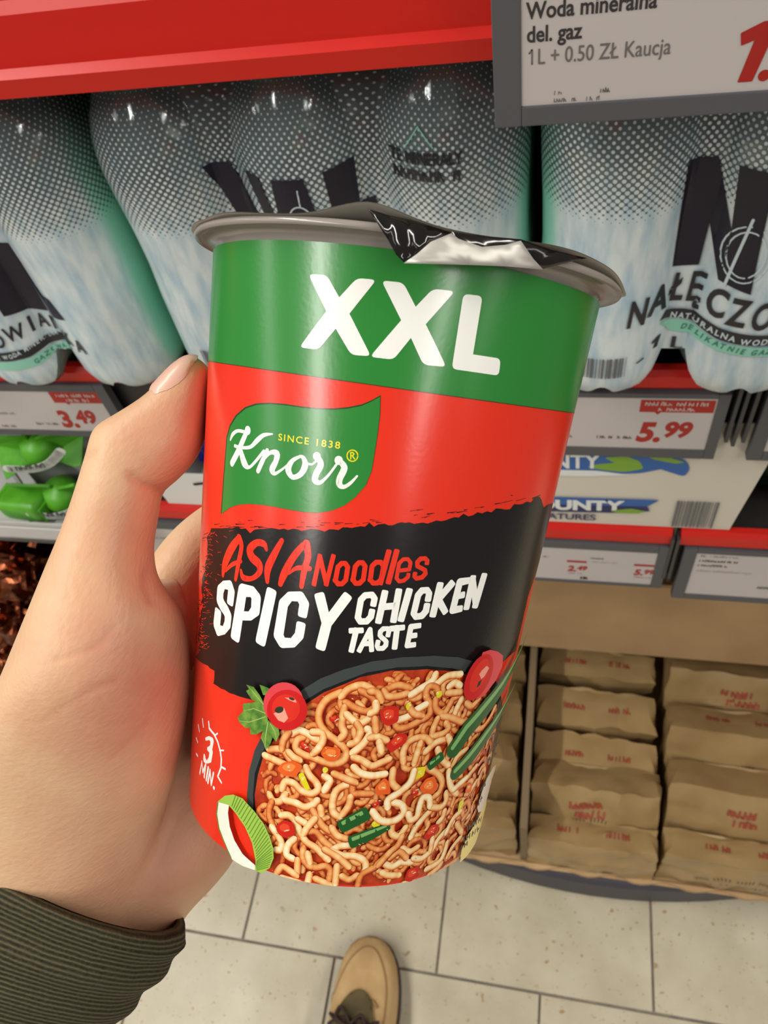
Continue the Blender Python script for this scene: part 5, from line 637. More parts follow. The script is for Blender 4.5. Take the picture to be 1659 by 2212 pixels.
    bp = nt.nodes.new('ShaderNodeBump'); bp.inputs['Strength'].default_value = .3; bp.inputs['Distance'].default_value = .0006; nt.links.new(wn.outputs[0], bp.inputs['Height']); nt.links.new(bp.outputs[0], b.inputs['Normal']); nt.links.new(bp.outputs[0], pr.inputs['Normal'])
    return m
FILM = film_mat(); NAVY = M('print_navy', (20, 21, 46), .35, spec=.3, col2=(36, 33, 46), nscale=14, stretch=(1, 1, .2)); TEALP = M('print_teal', (146, 212, 190), .4); INK = M('print_ink', (34, 32, 40), .4); GREYP = M('print_bar', (96, 98, 104), .4); PALE = M('print_pale', (204, 220, 226), .4)
def film(x0, seed):
    """closed wrapped sleeve around 2 x 3 bottles; local origin at the front row, left bottle"""
    spec = []                                   # (bottle centre, angle or None, bridge blend)
    cs = [(0, 0), (PITCH, 0), (2 * PITCH, 0), (2 * PITCH, PITCH), (PITCH, PITCH), (0, PITCH)]
    rg_ = [(180, 325), (215, 325), (215, 360), (0, 145), (35, 145), (35, 180)]
    for (c, (a0, a1)) in zip(cs, rg_):
        m_ = max(8, int((a1 - a0) / 4))
        for k in range(m_ + 1): spec.append((c, math.radians(a0 + (a1 - a0) * k / m_), a0, a1))
    NZ = 44; rows = []; us = [0.0]
    base = [(c[0] + BR * math.cos(a), c[1] + BR * math.sin(a)) for c, a, _, _ in spec]
    for i in range(1, len(base)): us.append(us[-1] + math.dist(base[i], base[i - 1]))
    rn = random.Random(seed)
    for k in range(NZ + 1):
        row = []
        for i, (c, a, a0, a1) in enumerate(spec):
            d = min(abs(math.degrees(a) - a0) if a0 not in (180, 0) else 99, abs(math.degrees(a) - a1) if a1 not in (360, 180) else 99)
            front = math.degrees(a) - 270
            zb = .001 + .012 * math.exp(-(front / 12) ** 2) + .030 * max(0, 1 - d / 24) ** 1.5 if 180 <= math.degrees(a) <= 360 else .006 + .02 * max(0, 1 - d / 24)
            z = zb + (.233 - zb) * k / NZ
            r = prof(z) + .0006 + .0008 * noise.noise(Vector((us[i] * 30, z * 14, seed))) + (.0014 * max(0, min(1, (z - .15) / .05)) * abs(noise.noise(Vector((us[i] * 90 + z * 60, z * 9, seed + 5)))))
            row.append((c[0] + r * math.cos(a), c[1] + r * math.sin(a), z))
        rows.append(row)
    v, f = loft(rows, True, False); nn = len(spec)
    me = bpy.data.meshes.new('shrink_film'); me.from_pydata(v, [], f); me.update(); ul = me.uv_layers.new(name='film'); te = me.attributes.new('teal', 'FLOAT', 'POINT')
    for p in me.polygons:
        lv = [me.loops[li].vertex_index % nn for li in p.loop_indices]; wrap = max(lv) - min(lv) > 3
        for li in p.loop_indices:
            vi = me.loops[li].vertex_index; u = us[vi % nn]
            if wrap and vi % nn == 0: u = us[-1] + .04
            ul.data[li].uv = (u, v[vi][2])
        p.use_smooth = True
    for i in range(len(v)):
        x, y = v[i][0], v[i][1]; t = max(0, min(1, (-.029 - x) / .006)) if y < .02 else 1.0
        if x > 2 * PITCH + .03: t = max(t, min(1, (x - 2 * PITCH - .034) / .004))
        te.data[i].value = t * (1 if v[i][2] < .2 else .4)
    return me
def water_pack(label, x0, y0, z0, seed, art, show=True):
    t = thing('water_pack', label, 'water pack', (x0 + PITCH, y0, z0), 0, 'six-bottle water packs on the middle shelf')
    for r in range(2):
        for c in range(3):
            b = bpy.data.objects.new('bottle', BOT); COL.objects.link(b); b.parent = t; b.location = ((c - 1) * PITCH, r * PITCH, 0); b.rotation_euler = (0, 0, math.radians(-90 + 36 + random.uniform(-4, 4)))
            k = bpy.data.objects.new('cap', CAPM); COL.objects.link(k); k.parent = b
    fm = film(x0, seed); fo = link_mesh('shrink_film', fm, t, FILM); fo.location = (-PITCH, 0, 0)
    bv = BVHTree.FromPolygons([p.co for p in fm.vertices], [tuple(p.vertices) for p in fm.polygons])
    for name, mats, g in art:
        bm = bmesh.new(); g(bm); cut_u(bm, .003)
        for k in range(-40, 120):      # also cut across the height so print follows the film
            zc = z0 + k * .004
            zs = [q.co.y for q in bm.verts]
            if min(zs) < zc < max(zs): bmesh.ops.bisect_plane(bm, geom=bm.verts[:] + bm.edges[:] + bm.faces[:], plane_co=(0, zc, 0), plane_no=(0, 1, 0), dist=1e-7)
        bmesh.ops.triangulate(bm, faces=bm.faces[:])
        for q in bm.verts:
            X_, Z_, l = q.co.x - x0 - .002, q.co.y - z0 - .0035, q.co.z
            h, nn_, _, _ = bv.ray_cast(Vector((X_, -.3, Z_)), Vector((0, 1, 0)))
            yy = h.y if h is not None else -.02
            q.co = (X_, yy - .0009 - l, Z_)
        bobj(name, bm, mats, fo)
def bars(bm, x0, x1, z0, z1, sd, mi=0):
    r = random.Random(sd); x = x0
    while x < x1:
        w = r.choice((.0006, .0009, .0013, .0018)); add_poly(bm, [(x, z0), (min(x + w, x1), z0), (min(x + w, x1), z1), (x, z1)], 0, mi); x += w + r.choice((.0006, .0009, .0014))
Y0, Z0 = .4010, .930
def big_n(bm, o):
    add_poly(bm, [(o + .0578, 1.0879), (o + .0716, 1.0872), (o + .0836, 1.0505), (o + .0805, 1.0862), (o + .0960, 1.0862), (o + .0990, 1.0172), (o + .0827, 1.0208), (o + .0738, 1.0508), (o + .0728, 1.0248), (o + .0594, 1.0245)], 0, 0)
def word_arc(bm, s, x, z, size, dz, mi, lay=0, bold=.03, shear=.12, xs=.9, spread=1.0):
    r = 0
    for ch in s:
        w = add_text(bm, ch, x, z + dz(r), size, lay, mi, bold=bold, shear=shear, xs=xs) if ch != ' ' else size * .3
        x += (w + size * .10) * spread; r += 1
    return x
def art_right():
    def label(bm): big_n(bm, 0)
    def lens(bm):
        add_stroke(bm, [(.0925 + .0115 * math.cos(t), 1.0395 + .0165 * math.sin(t)) for t in [k * .27 for k in range(24)]], 0, 0, .0008); add_stroke(bm, [(.0925 + .0090 * math.cos(t), 1.0395 + .0135 * math.sin(t)) for t in [k * .27 for k in range(24)]], 0, 0, .0008); add_stroke(bm, [(.0915, 1.06), (.0860, 1.0185)], 0, 0, .0014)
    def name_(bm): word_arc(bm, 'NAŁĘCZOWIANKA', .0370, .9965, .0255, lambda r: [-.0015, .0025, .0055, .0050, .0015, -.0010, -.002, -.002, -.002, -.002, -.002, -.002, -.002][r], 0, xs=.56, bold=.028, spread=.86)
    def ribbon(bm):
        add_poly(bm, [(.0570, .9900), (.0600, .9955), (.0690, .9955), (.0880, .9915), (.1300, .9890), (.1300, .9815), (.0880, .9835), (.0700, .9885)], 0, 0)
        add_poly(bm, [(.0570, .9880), (.0700, .9872), (.0880, .9822), (.1300, .9800), (.1300, .9735), (.0880, .9755), (.0640, .9790)], 0, 1)
        word_arc(bm, 'NATURALNA WODA', .0625, .9893, .0056, lambda r: -.0006 * r if r < 10 else -.006, 2, .0002, xs=.85); word_arc(bm, 'DELIKATNIE GAZOWANA', .0695, .9808, .0054, lambda r: -.0005 * r if r < 10 else -.005, 3, .0002, xs=.8, shear=.3)
    def small(bm):
        bars(bm, .0150, .0400, .9560, .9722, 3, 1); add_poly(bm, [(.0555, .9705), (.0578, .9705), (.0592, .9790), (.0572, .9790), (.0540, .9765), (.0545, .9748), (.0564, .9760)], 0, 0); add_text(bm, 'L', .0655, .9640, .0150, 0, 0, bold=.03); add_stroke(bm, [(.0468, .9650), (.0500, .9668)], 0, 0, .0012)
    return [('letter_print', NAVY, label), ('emblem_print', PALE, lens), ('name_print', INK, name_), ('ribbon_print', [INK, TEALP, PALE, M('print_green', (56, 132, 112), .4)], ribbon), ('small_print', [INK, GREYP], small)]
def art_mid():
    def letters(bm):
        add_poly(bm, [(-.1925, 1.0990), (-.1790, 1.0985), (-.1670, 1.0670), (-.1600, 1.0330), (-.1760, 1.0330), (-.1840, 1.0660)], 0, 0)
        add_poly(bm, [(-.1673, 1.0984), (-.1592, 1.0970), (-.1545, 1.0680), (-.1540, 1.0330), (-.1600, 1.0330), (-.1612, 1.0660)], 0, 0)
        add_poly(bm, [(-.1512, 1.0962), (-.1336, 1.0958), (-.1250, 1.0330), (-.1560, 1.0330)], 0, 0)
        add_poly(bm, [(-.1233, 1.0973), (-.1083, 1.0989), (-.1095, 1.0720), (-.1020, 1.0745), (-.1000, 1.0705), (-.1100, 1.0660), (-.1100, 1.0330), (-.1210, 1.0330)], 0, 0)
    def ringp(bm):
        add_stroke(bm, [(-.1380, 1.0895), (-.1386, 1.0800)], 0, 0, .0008)
        add_stroke(bm, [(-.1400 + .0062 * math.cos(t), 1.0720 + .0082 * math.sin(t)) for t in [k * .27 for k in range(24)]], 0, 0, .0008)
    def txt(bm):
        add_text(bm, 'TE MINERAŁY', -.0880, 1.1000, .0085, 0, 0, bold=.03, xs=.74); scribble(bm, -.0870, 1.0915, .036, .0062, 9, 0, 0, .0012, 33)
        add_stroke(bm, [(-.078, 1.1085), (-.071, 1.1175), (-.064, 1.1085)], 0, 1, .0006)
    return [('letter_print', NAVY, letters), ('emblem_print', PALE, ringp), ('slogan_print', [INK, TEALP], txt), ('small_print', GREYP, lambda bm: bars(bm, -.235, -.216, .952, .978, 8))]
def art_left():
    def shape(bm): add_poly(bm, [(-.372, 1.075), (-.362, 1.070), (-.353, 1.0535), (-.3440, 1.0530), (-.3385, 1.0400), (-.3430, 1.0400), (-.3350, 1.0195), (-.3290, 1.0190), (-.3235, 1.0040), (-.3460, .9995), (-.372, 1.004)], 0, 0)
    def line(bm): add_stroke(bm, [(-.3435, 1.0300), (-.3365, 1.0025)], 0, 0, .0010)
    def name_(bm): word_arc(bm, 'OWIANKA', -.3905, .9810, .0165, lambda r: [0, .0030, .0045, .0050, .0030, -.0020, -.0060][r], 0, xs=.70, bold=.022)
    def ribbon(bm):
        add_poly(bm, [(-.400, .9770), (-.372, .9755), (-.352, .9800), (-.340, .9815), (-.332, .9800), (-.340, .9755), (-.356, .9720), (-.372, .9680), (-.400, .9690)], 0, 0)
        add_poly(bm, [(-.400, .9680), (-.372, .9670), (-.352, .9705), (-.336, .9745), (-.342, .9690), (-.356, .9620), (-.372, .9590), (-.400, .9600)], 0, 1)
        word_arc(bm, 'NA WODA MINERALNA', -.3980, .9705, .0052, lambda r: .0007 * max(0, r - 4), 2, .0002, xs=.66); word_arc(bm, 'GAZOWANA', -.3720, .9610, .0056, lambda r: .0011 * r, 3, .0002, xs=.75, shear=.1)
    def txt(bm): add_text(bm, 'MINERAŁY', -.4030, 1.0850, .0085, 0, 0, bold=.03, xs=.74); scribble(bm, -.4010, 1.0765, .036, .0062, 9, 0, 0, .0012, 34)
    return [('letter_print', NAVY, shape), ('emblem_print', PALE, line), ('name_print', INK, name_), ('ribbon_print', [INK, TEALP, PALE, M('print_green', (56, 132, 112), .4)], ribbon), ('slogan_print', INK, txt)]
water_pack('film-wrapped water pack with the large navy N, under the large price label', .0255, Y0, Z0, 3, art_right())
water_pack('film-wrapped water pack standing behind the top of the noodle cup', -.2245, Y0, Z0, 7, art_mid())
water_pack('film-wrapped water pack at the far left above the 3.49 label', -.4760, Y0, Z0, 12, art_left())
# ---------------------------------------------------------------- goods on the lower shelves
WCARD = M('white_card', (212, 206, 192), .55); BLUEP = M('bar_blue', (44, 96, 168), .45); DBLUE = M('bar_navy', (36, 40, 92), .45); LEAFG = M('bar_leaf', (124, 166, 52), .45); BARW = M('bar_white', (226, 228, 226), .45)
def tray(name, label, cat, xb0, xb1, xt0, xt1, y, depth, z0, z1, mat, art):
    t = thing(name, label, cat, ((xb0 + xb1) / 2, y, z0)); c = (xb0 + xb1) / 2; h = z1 - z0; th = .0015
    def quadbox(nm, a):                                   # outer quad pushed back by th
        v = a + [(p[0] * .995, p[1] + th, p[2]) for p in a]; return obj(nm, v, [(0, 1, 2, 3), (7, 6, 5, 4), (0, 4, 5, 1), (1, 5, 6, 2), (2, 6, 7, 3), (3, 7, 4, 0)], mat, t)
    fr = quadbox('front_panel', [(xb0 - c, 0, 0), (xb1 - c, 0, 0), (xt1 - c, -.001, h), (xt0 - c, -.001, h)])
    for s, xb, xt in ((0, xb0, xt0), (1, xb1, xt1)):
        v = [(xb - c, th, 0), (xb - c, depth, 0), (xt - c, depth, h * 1.1), (xt - c, th, h)]; v += [(p[0] + (th if s == 0 else -th), p[1], p[2]) for p in v]
        obj('side_panel', v, [(0, 1, 2, 3), (7, 6, 5, 4), (0, 4, 5, 1), (1, 5, 6, 2), (2, 6, 7, 3), (3, 7, 4, 0)], mat, t)
    box('bottom_panel', xb0 - c + .002, xb1 - c - .002, th, depth, 0, th, mat, t)
    for nm, mats, g in art:
        bm = bmesh.new(); g(bm)
        for v in bm.verts: v.co = (v.co.x - c, -.0015 - v.co.z, v.co.y - z0)
        bobj(nm, bm, mats, fr)
    return t
def bar_art(bm):
    add_poly(bm, [(-.075, .8230), (.03, .8240), (.062, .8275), (.076, .8330), (.094, .8250), (.0965, .8350), (.092, .8440), (.07, .8560), (.02, .8620), (-.05, .8600), (-.085, .848)], 0, 0, .004)
    add_poly(bm, [(-.05, .8210), (.02, .8215), (.056, .8250), (.03, .8290), (-.03, .8280)], .0001, 3, .003)
    add_poly(bm, [(.022, .8330), (.035, .8300), (.05, .8285), (.064, .8330), (.06, .8420), (.05, .8470), (.034, .8450), (.042, .8390), (.03, .8370)], .0002, 2, .003); add_poly(bm, [(.06, .8500), (.075, .8490), (.092, .8420), (.086, .8400), (.07, .8440)], .0002, 2, .002); add_poly(bm, [(.028, .8500), (.045, .8540), (.06, .8500), (.045, .8470)], .0002, 1, .002)
    add_text(bm, 'BOUNTY', -.0400, .8290, .0225, .0003, 3, .05, bold=.03, xs=.78)
def name_art(bm):
    add_poly(bm, [(-.060, .7815), (.0720, .7860), (.0800, .7950), (-.06, .7925)], 0, 0, .001); add_poly(bm, [(-.06, .7720), (.058, .7760), (.0745, .7800), (.0720, .7860), (-.060, .7815)], .0001, 1, .001)
    add_text(bm, 'BOUNTY', -.0270, .7765, .0175, .0003, 3, .04, bold=.05, xs=1.12); add_text(bm, 'MINIATURES', -.0280, .7630, .0110, .0001, 1, .02, bold=.02, xs=1.0)
    add_poly(bm, [(.044, .7790), (.060, .7830), (.072, .7800), (.066, .7765), (.05, .7760)], .0004, 2, .002)
def code_art(bm): bars(bm, .0935, .1245, .7605, .7950, 17)
tray('candy_box', 'white cardboard candy tray printed with a blue coconut bar', 'candy box', -.075, .1385, -.083, .1530, .389, .20, .7575, .884, WCARD, [('bar_print', [BLUEP, DBLUE, LEAFG, BARW], bar_art), ('name_print', [BLUEP, DBLUE, LEAFG, BARW], name_art), ('barcode_print', GREYP, code_art)])
def tray2(bm):
    add_stroke(bm, catmull([(-.318, .7905), (-.308, .7925), (-.295, .7930), (-.27, .7925)], 4), 0, 0, .0030); add_text(bm, 'B', -.3100, .7700, .022, 0, 0, .0, bold=.05, shear=-.15, xs=.9); add_text(bm, 'ALL', -.291, .7700, .022, 0, 0, .0, bold=.05, shear=-.15, xs=.9)
tray('candy_box', 'low white candy tray with dark print seen between thumb and cup', 'candy box', -.357, -.20, -.362, -.196, .389, .18, .7575, .8040, M('white_card_b', (226, 224, 220), .5), [('name_print', INK, tray2)])
# bags and sweets standing in the trays
def crumple(name, label, cat, loc, size, mat, seed, rough=.25, group=None, parts=None):
    t = thing(name, label, cat, loc, 0, group); bm = bmesh.new(); bmesh.ops.create_icosphere(bm, subdivisions=4, radius=1.0)
    for v in bm.verts:
        p = v.co.copy(); q = Vector((math.copysign(abs(p.x) ** .7, p.x), math.copysign(abs(p.y) ** .7, p.y), math.copysign(abs(p.z) ** .7, p.z)))
        k = 1 + rough * (abs(noise.noise(p * 2.2 + Vector((seed, 0, 0)))) * 1.6 - .4 + .5 * abs(noise.noise(p * 5 + Vector((0, seed, 0)))))
        v.co = Vector((q.x * size[0] * k, q.y * size[1] * k, (q.z * k + 1) * size[2]))
    body = bobj('wrapper', bm, mat, t); bm = bmesh.new()
    for s in range(2):   # twisted wrapper end
        pts = [bm.verts.new((size[0] * .5 * math.cos(a + s) * r, -size[1] * .2 + size[1] * .4 * math.sin(a * 2) * r, size[2] * (1.9 + .5 * r))) for a in (0, .8, 1.6, 2.4, 3.2) for r in (.15, 1)]
        for k in range(4): bm.faces.new((pts[2 * k], pts[2 * k + 1], pts[2 * k + 3], pts[2 * k + 2]))
    o = bobj('wrapper_end', bm, mat, t); o.modifiers.new('th', 'SOLIDIFY').thickness = .0006
    return t
COPPER = M('copper_foil', (150, 84, 56), .26, 1.0, bump=.5, bscale=70, col2=(70, 36, 22), nscale=18); DARKFOIL = M('dark_foil', (36, 23, 18), .4, 0, bump=.4, bscale=60); NAVYW = M('navy_wrap', (34, 34, 130), .3, bump=.3, bscale=60)
for i, (x, y, z, a, lab) in enumerate(((-.660, .440, .505, .043, 'copper foil bag highest under the left shelf, touching its label'), (-.590, .520, .500, .046, 'copper foil bag behind the highest one, beside the thumb base'), (-.718, .420, .415, .043, 'copper foil bag second from the top at the left edge'), (-.625, .480, .370, .050, 'dark copper foil bag beside the wrist'), (-.782, .405, .315, .046, 'copper foil bag third from the top at the left edge'), (-.690, .500, .235, .058, 'copper foil bag deep below the others'), (-.840, .410, .213, .050, 'lowest copper foil bag at the left edge'))):
    crumple('foil_bag', 'crumpled ' + lab, 'foil bag', (x, y, z), (a, .05, a * .95), COPPER, 3.1 * i, .34, 'copper foil bags under the left shelf')
bin_ = thing('display_bin', 'dark brown cardboard bin holding the copper foil bags', 'display bin', (-.74, .56, .1))
box('front_wall', -.19, .19, -.22, -.215, 0, .16, DARKFOIL, bin_); box('back_wall', -.19, .19, .10, .105, 0, .52, DARKFOIL, bin_); box('side_wall', -.19, -.185, -.215, .10, 0, .16, DARKFOIL, bin_); box('side_wall', .185, .19, -.215, .10, 0, .16, DARKFOIL, bin_); box('bin_floor', -.185, .185, -.215, .10, 0, .115, DARKFOIL, bin_)
for i, (x, y, z, a) in enumerate(((-.418, .52, .749, .040), (-.50, .545, .749, .046))):
    crumple('dark_bag', ('dark brown foil bag behind the thumb joint', 'dark brown foil bag behind the green sweets')[i], 'sweets bag', (x, y, z), (a, .04, .055), DARKFOIL, 7.7 + i, .25, 'dark foil bags on the lower shelf')
crumple('blue_pouch', 'shiny blue sweets pouch glimpsed between thumb and cup', 'sweets bag', (-.285, .44, .7600), (.045, .03, .044), NAVYW, 5.5, .2)
crumple('green_pouch', 'dark green pouch beside the white candy box at the right edge', 'sweets bag', (.205, .46, .749), (.045, .05, .06), M('dark_green_wrap', (22, 44, 30), .35, bump=.3, bscale=50), 9.5, .2)
crumple('purple_pouch', 'purple-blue pouch on the top shelf at the left corner', 'sweets bag', (-.25, .385, 1.1950), (.10, .045, .05), M('purple_wrap', (84, 76, 160), .4, bump=.2, bscale=30), 2.5, .15)
# green twist sweets in a pale tray
tray('sweets_tray', 'pale tray of green sweets above the far left label', 'tray', -.60, -.405, -.603, -.402, .352, .14, .7575, .7670, M('pale_card', (206, 204, 202), .5), [])
box('hanging_lip', -.0975, .0975, -.0030, -.0010, -.0125, .003, MATS['pale_card'], [o for o in COL.objects if o.name == 'sweets_tray'][0])
GREENW = M('green_wrap', (96, 182, 40), .4, bump=.2, bscale=90, col2=(74, 150, 34), nscale=30); GREYW = M('grey_wrap', (150, 150, 148), .45); TXTW = M('wrap_white', (222, 226, 220), .4)
def green_sweet(label, loc, rz, s=1.0, kind=0):
    t = thing('green_sweet', label, 'sweet', loc, rz, 'green wrapped sweets in the pale tray')
    if kind == 0:                                     # standing bow: two green wings with grey insides and a pale band
        for k in (-1, 1):
            P = [(0, 0, .004), (.004 * k, -.004, .03), (.030 * k, -.014, .046), (.040 * k, .004, .020), (.034 * k, -.018, .0)]
            v = [Vector(p) * s for p in P]; o = obj('wing', v, [(0, 1, 3), (1, 2, 3), (0, 3, 4)], GREENW, t); o.modifiers.new('th', 'SOLIDIFY').thickness = .0025 * s
            P = [(.036 * k, .004, .012), (.028 * k, .0, .050), (.052 * k, .020, .036), (.054 * k, .018, .006)]
            o = obj('inner_wrap', [Vector(p) * s for p in P], [(0, 1, 2, 3)], GREYW, t); o.modifiers.new('th', 'SOLIDIFY').thickness = .0015 * s
        v, f = revolve([(.0001, 0), (.014, .002), (.017, .014), (.013, .026), (.0001, .028)], 20); obj('body', [(a * s, b * s, c * s) for a, b, c in v], f, GREENW, t, True)
        bm = bmesh.new(); add_stroke(bm, catmull([(-.024, .014), (-.006, .010), (.012, .014), (.028, .026)], 4), 0, 0, .008); scribble(bm, -.022, .011, .030, .005, 7, .0003, 1, .0009, 91)
        for v in bm.verts: v.co = (v.co.x * s, -.020 * s - v.co.z, v.co.y * s)
        o = bobj('name_band', bm, [TXTW, LINK], t); o.modifiers.new('th', 'SOLIDIFY').thickness = .0006
    else:
        bm = bmesh.new(); box_bm(bm, -.026, .026, -.015, .015, 0, .024, .006)
        for v in bm.verts: v.co += Vector((0, 0, .003 * math.sin(v.co.x * 90)))
        bobj('body', bm, GREENW, t, True); bm = bmesh.new()
        for k in (-1, 1): box_bm(bm, k * .026 - .002, k * .026 + .002, -.012, .012, .003, .021, .001)
        bobj('end_fold', bm, GREENW, t)
green_sweet('green bow-wrapped sweet highest at the far left edge', (-.462, .398, .808), .2, 1.1); green_sweet('green bow-wrapped sweet with a white name band beside the hand', (-.456, .380, .7600), .1, 1.1); green_sweet('bright green rounded sweet lying at the front of the tray', (-.494, .372, .7600), -.15, .9, 1)
box('support_card', -.03, .03, .0, .012, -.047, -.0005, GREYW, [o for o in COL.objects if o.name == 'green_sweet'][0])
# ---------------------------------------------------------------- kraft bags in a cardboard display
KRAFT = M('kraft_paper', (168, 140, 96), .34, spec=.5, col2=(148, 121, 80), nscale=14, bump=.3, bscale=40, ndet=3); CARD = M('corrugated_card', (186, 154, 112), .75, col2=(170, 138, 98), nscale=9); KRED = M('kraft_red', (156, 72, 52), .6); KINK = M('kraft_ink', (70, 56, 40), .6)
disp = thing('cardboard_display', 'open kraft cardboard display with a thin divider holding paper bags', 'display box', (.05, .40, .099))
box('back_wall', -.34, .36, .172, .180, 0, .46, CARD, disp); box('divider', -.0745, -.0655, -.140, .170, .004, .175, M('divider_card', (124, 104, 76), .85), disp); box('header_flap', -.34, .36, .100, .104, .200, .380, CARD, disp); box('tray_floor', -.34, .36, -.148, .172, 0, .004, CARD, disp)
v, f = loft([[(x, -.148 - .003 * math.sin(x * 90), z + .002 * noise.noise(Vector((x * 60, z, 0)))) for z in (.0, .010)] + [(x, -.144, z) for z in (.010, 0)] for x in [-.34 + .01 * k for k in range(71)]]); obj('front_lip', v, f, CARD, disp)
box('side_wall', -.344, -.340, -.148, .180, 0, .30, CARD, disp); box('side_wall', .36, .364, -.148, .180, 0, .30, CARD, disp)
def kraft_bag(label, x, y, z, w, d, h, tilt, rz, seed, logo=True, arc=False):
    t = thing('kraft_bag', label, 'paper bag', (x, y, z), 0, 'brown paper bags in the cardboard display'); t.rotation_euler = (-tilt, 0, rz)
    nx, ny, nz = 16, 6, 12; vid = {}; V = []; F = []
    def pt(i, j, k):
        if (i, j, k) in vid: return vid[(i, j, k)]
        a, b, c = i / nx, j / ny, k / nz; X_ = (a - .5) * w; Y_ = b * d; Z_ = c * h
        if k == nz: Z_ -= .008 * b * b + .004 * (1 - abs(2 * a - 1)) * b; X_ *= 1 - .20 * b
        e = Vector((a * 3.1 + seed, b * 2 + seed * .7, c * 2.6)); bulge = .008 * math.sin(math.pi * c) * math.sin(math.pi * a)
        Y_ += (-bulge if j == 0 else bulge if j == ny else 0) + .0055 * (abs(noise.noise(e * 1.3)) * 2 - .4); Z_ += .0025 * noise.noise(e * 2 + Vector((9, 0, 0))) * c; X_ += .004 * noise.noise(e * 1.5 + Vector((0, 7, 0)))
        vid[(i, j, k)] = len(V); V.append((X_, Y_, Z_)); return vid[(i, j, k)]
    for i in range(nx):
        for k in range(nz): F.append((pt(i, 0, k), pt(i + 1, 0, k), pt(i + 1, 0, k + 1), pt(i, 0, k + 1))); F.append((pt(i, ny, k), pt(i, ny, k + 1), pt(i + 1, ny, k + 1), pt(i + 1, ny, k)))
        for j in range(ny): F.append((pt(i, j, nz), pt(i + 1, j, nz), pt(i + 1, j + 1, nz), pt(i, j + 1, nz))); F.append((pt(i, j, 0), pt(i, j + 1, 0), pt(i + 1, j + 1, 0), pt(i + 1, j, 0)))
    for j in range(ny):
        for k in range(nz): F.append((pt(0, j, k), pt(0, j, k + 1), pt(0, j + 1, k + 1), pt(0, j + 1, k))); F.append((pt(nx, j, k), pt(nx, j + 1, k), pt(nx, j + 1, k + 1), pt(nx, j, k + 1)))
    body = obj('bag_body', V, F, KRAFT, t, True); body.data.set_sharp_from_angle(angle=.5); bv = BVHTree.FromPolygons([Vector(p) for p in V], F)
    def print_on(nm, mat, g, top=False):
        bm = bmesh.new(); g(bm)
        for q in bm.verts:
            o_, dr = (Vector((q.co.x, -.1, q.co.y)), Vector((0, 1, 0))) if not top else (Vector((q.co.x, q.co.y, h + .1)), Vector((0, 0, -1)))
            hh, _, _, _ = bv.ray_cast(o_, dr); q.co = (hh - dr * .0007) if hh is not None else Vector((q.co.x, -.001, q.co.y))
        bobj(nm, bm, mat, body)
    if logo:
        sx = -.01 if w < .17 else .0; print_on('logo_print', KRED, lambda bm: (scribble(bm, sx - .022, h * .72, .044, .011, 7, 0, 0, .0026, int(seed * 10)), scribble(bm, sx - .014, h * .72 - .014, .044, .011, 6, 0, 0, .0026, int(seed * 10) + 1)))
    else:
        for q_, sx in enumerate((-.045, .018)): print_on('logo_print', KRED, lambda bm: scribble(bm, sx, d * .45, .030, .009, 6, 0, 0, .0018, int(seed * 10) + q_), True)
    if arc:
        def g(bm):
            for k in range(26):
                a = math.radians(150 - 120 * k / 25)
                if k % 6 == 5: continue
                c, s_ = math.cos(a), math.sin(a); add_stroke(bm, [(.055 * c, h * .18 + .045 * s_), (.059 * c, h * .18 + .050 * s_)], 0, 0, .0012)
                if k % 2: add_stroke(bm, [(.042 * c, h * .18 + .030 * s_), (.045 * c, h * .18 + .034 * s_)], 0, 0, .0012)
        print_on('arc_print', KINK, g)
    return t
ZB = .104
mid = ('front brown paper bag right of the divider', 'second brown paper bag right of the divider, red logo in front', 'third brown paper bag right of the divider', 'fourth brown paper bag right of the divider', 'rearmost brown paper bag right of the divider')
for k, (y, z, tl, lg, ar, hh, dd) in enumerate(((.256, ZB, .10, False, False, .098, .036), (.281, .128, .42, True, True, .118, .050), (.368, ZB, -.10, False, False, .100, .056), (.437, ZB, -.10, False, False, .102, .056), (.513, ZB, -.08, False, False, .100, .044))):
    kraft_bag(mid[k], .068 + .001 * k, y, z, .166, dd, hh, tl, -.02, 2.3 + k, lg, ar)
rt_ = ('front brown paper bag at the right edge with an arched stamp', 'second brown paper bag at the right edge with a low red logo', 'third brown paper bag at the right edge, creased with arched print', 'rearmost brown paper bag at the right edge with a red logo')
for k, (y, z, tl, lg, ar) in enumerate(((.258, ZB, .08, False, True), (.290, .135, .48, True, False), (.370, .135, .48, False, True), (.455, .135, .48, True, False))):
    kraft_bag(rt_[k], .254 + .003 * k, y, z, .19, .036 if k == 0 else .058, .100 if k == 0 else .118, tl, -.04, 11.7 + k * 1.9, lg, ar)
lt_ = ('front brown paper bag left of the divider', 'second brown paper bag left of the divider', 'third brown paper bag left of the divider', 'rearmost brown paper bag left of the divider')
for k, (y, z, tl) in enumerate(((.262, ZB, .10), (.305, .130, .45), (.385, .130, .45), (.465, .130, .45))):
    kraft_bag(lt_[k], -.112, y, z, .160, .040 if k == 0 else .058, .100 if k == 0 else .115, tl, .03, 21.1 + k * 1.3, k == 0, False)
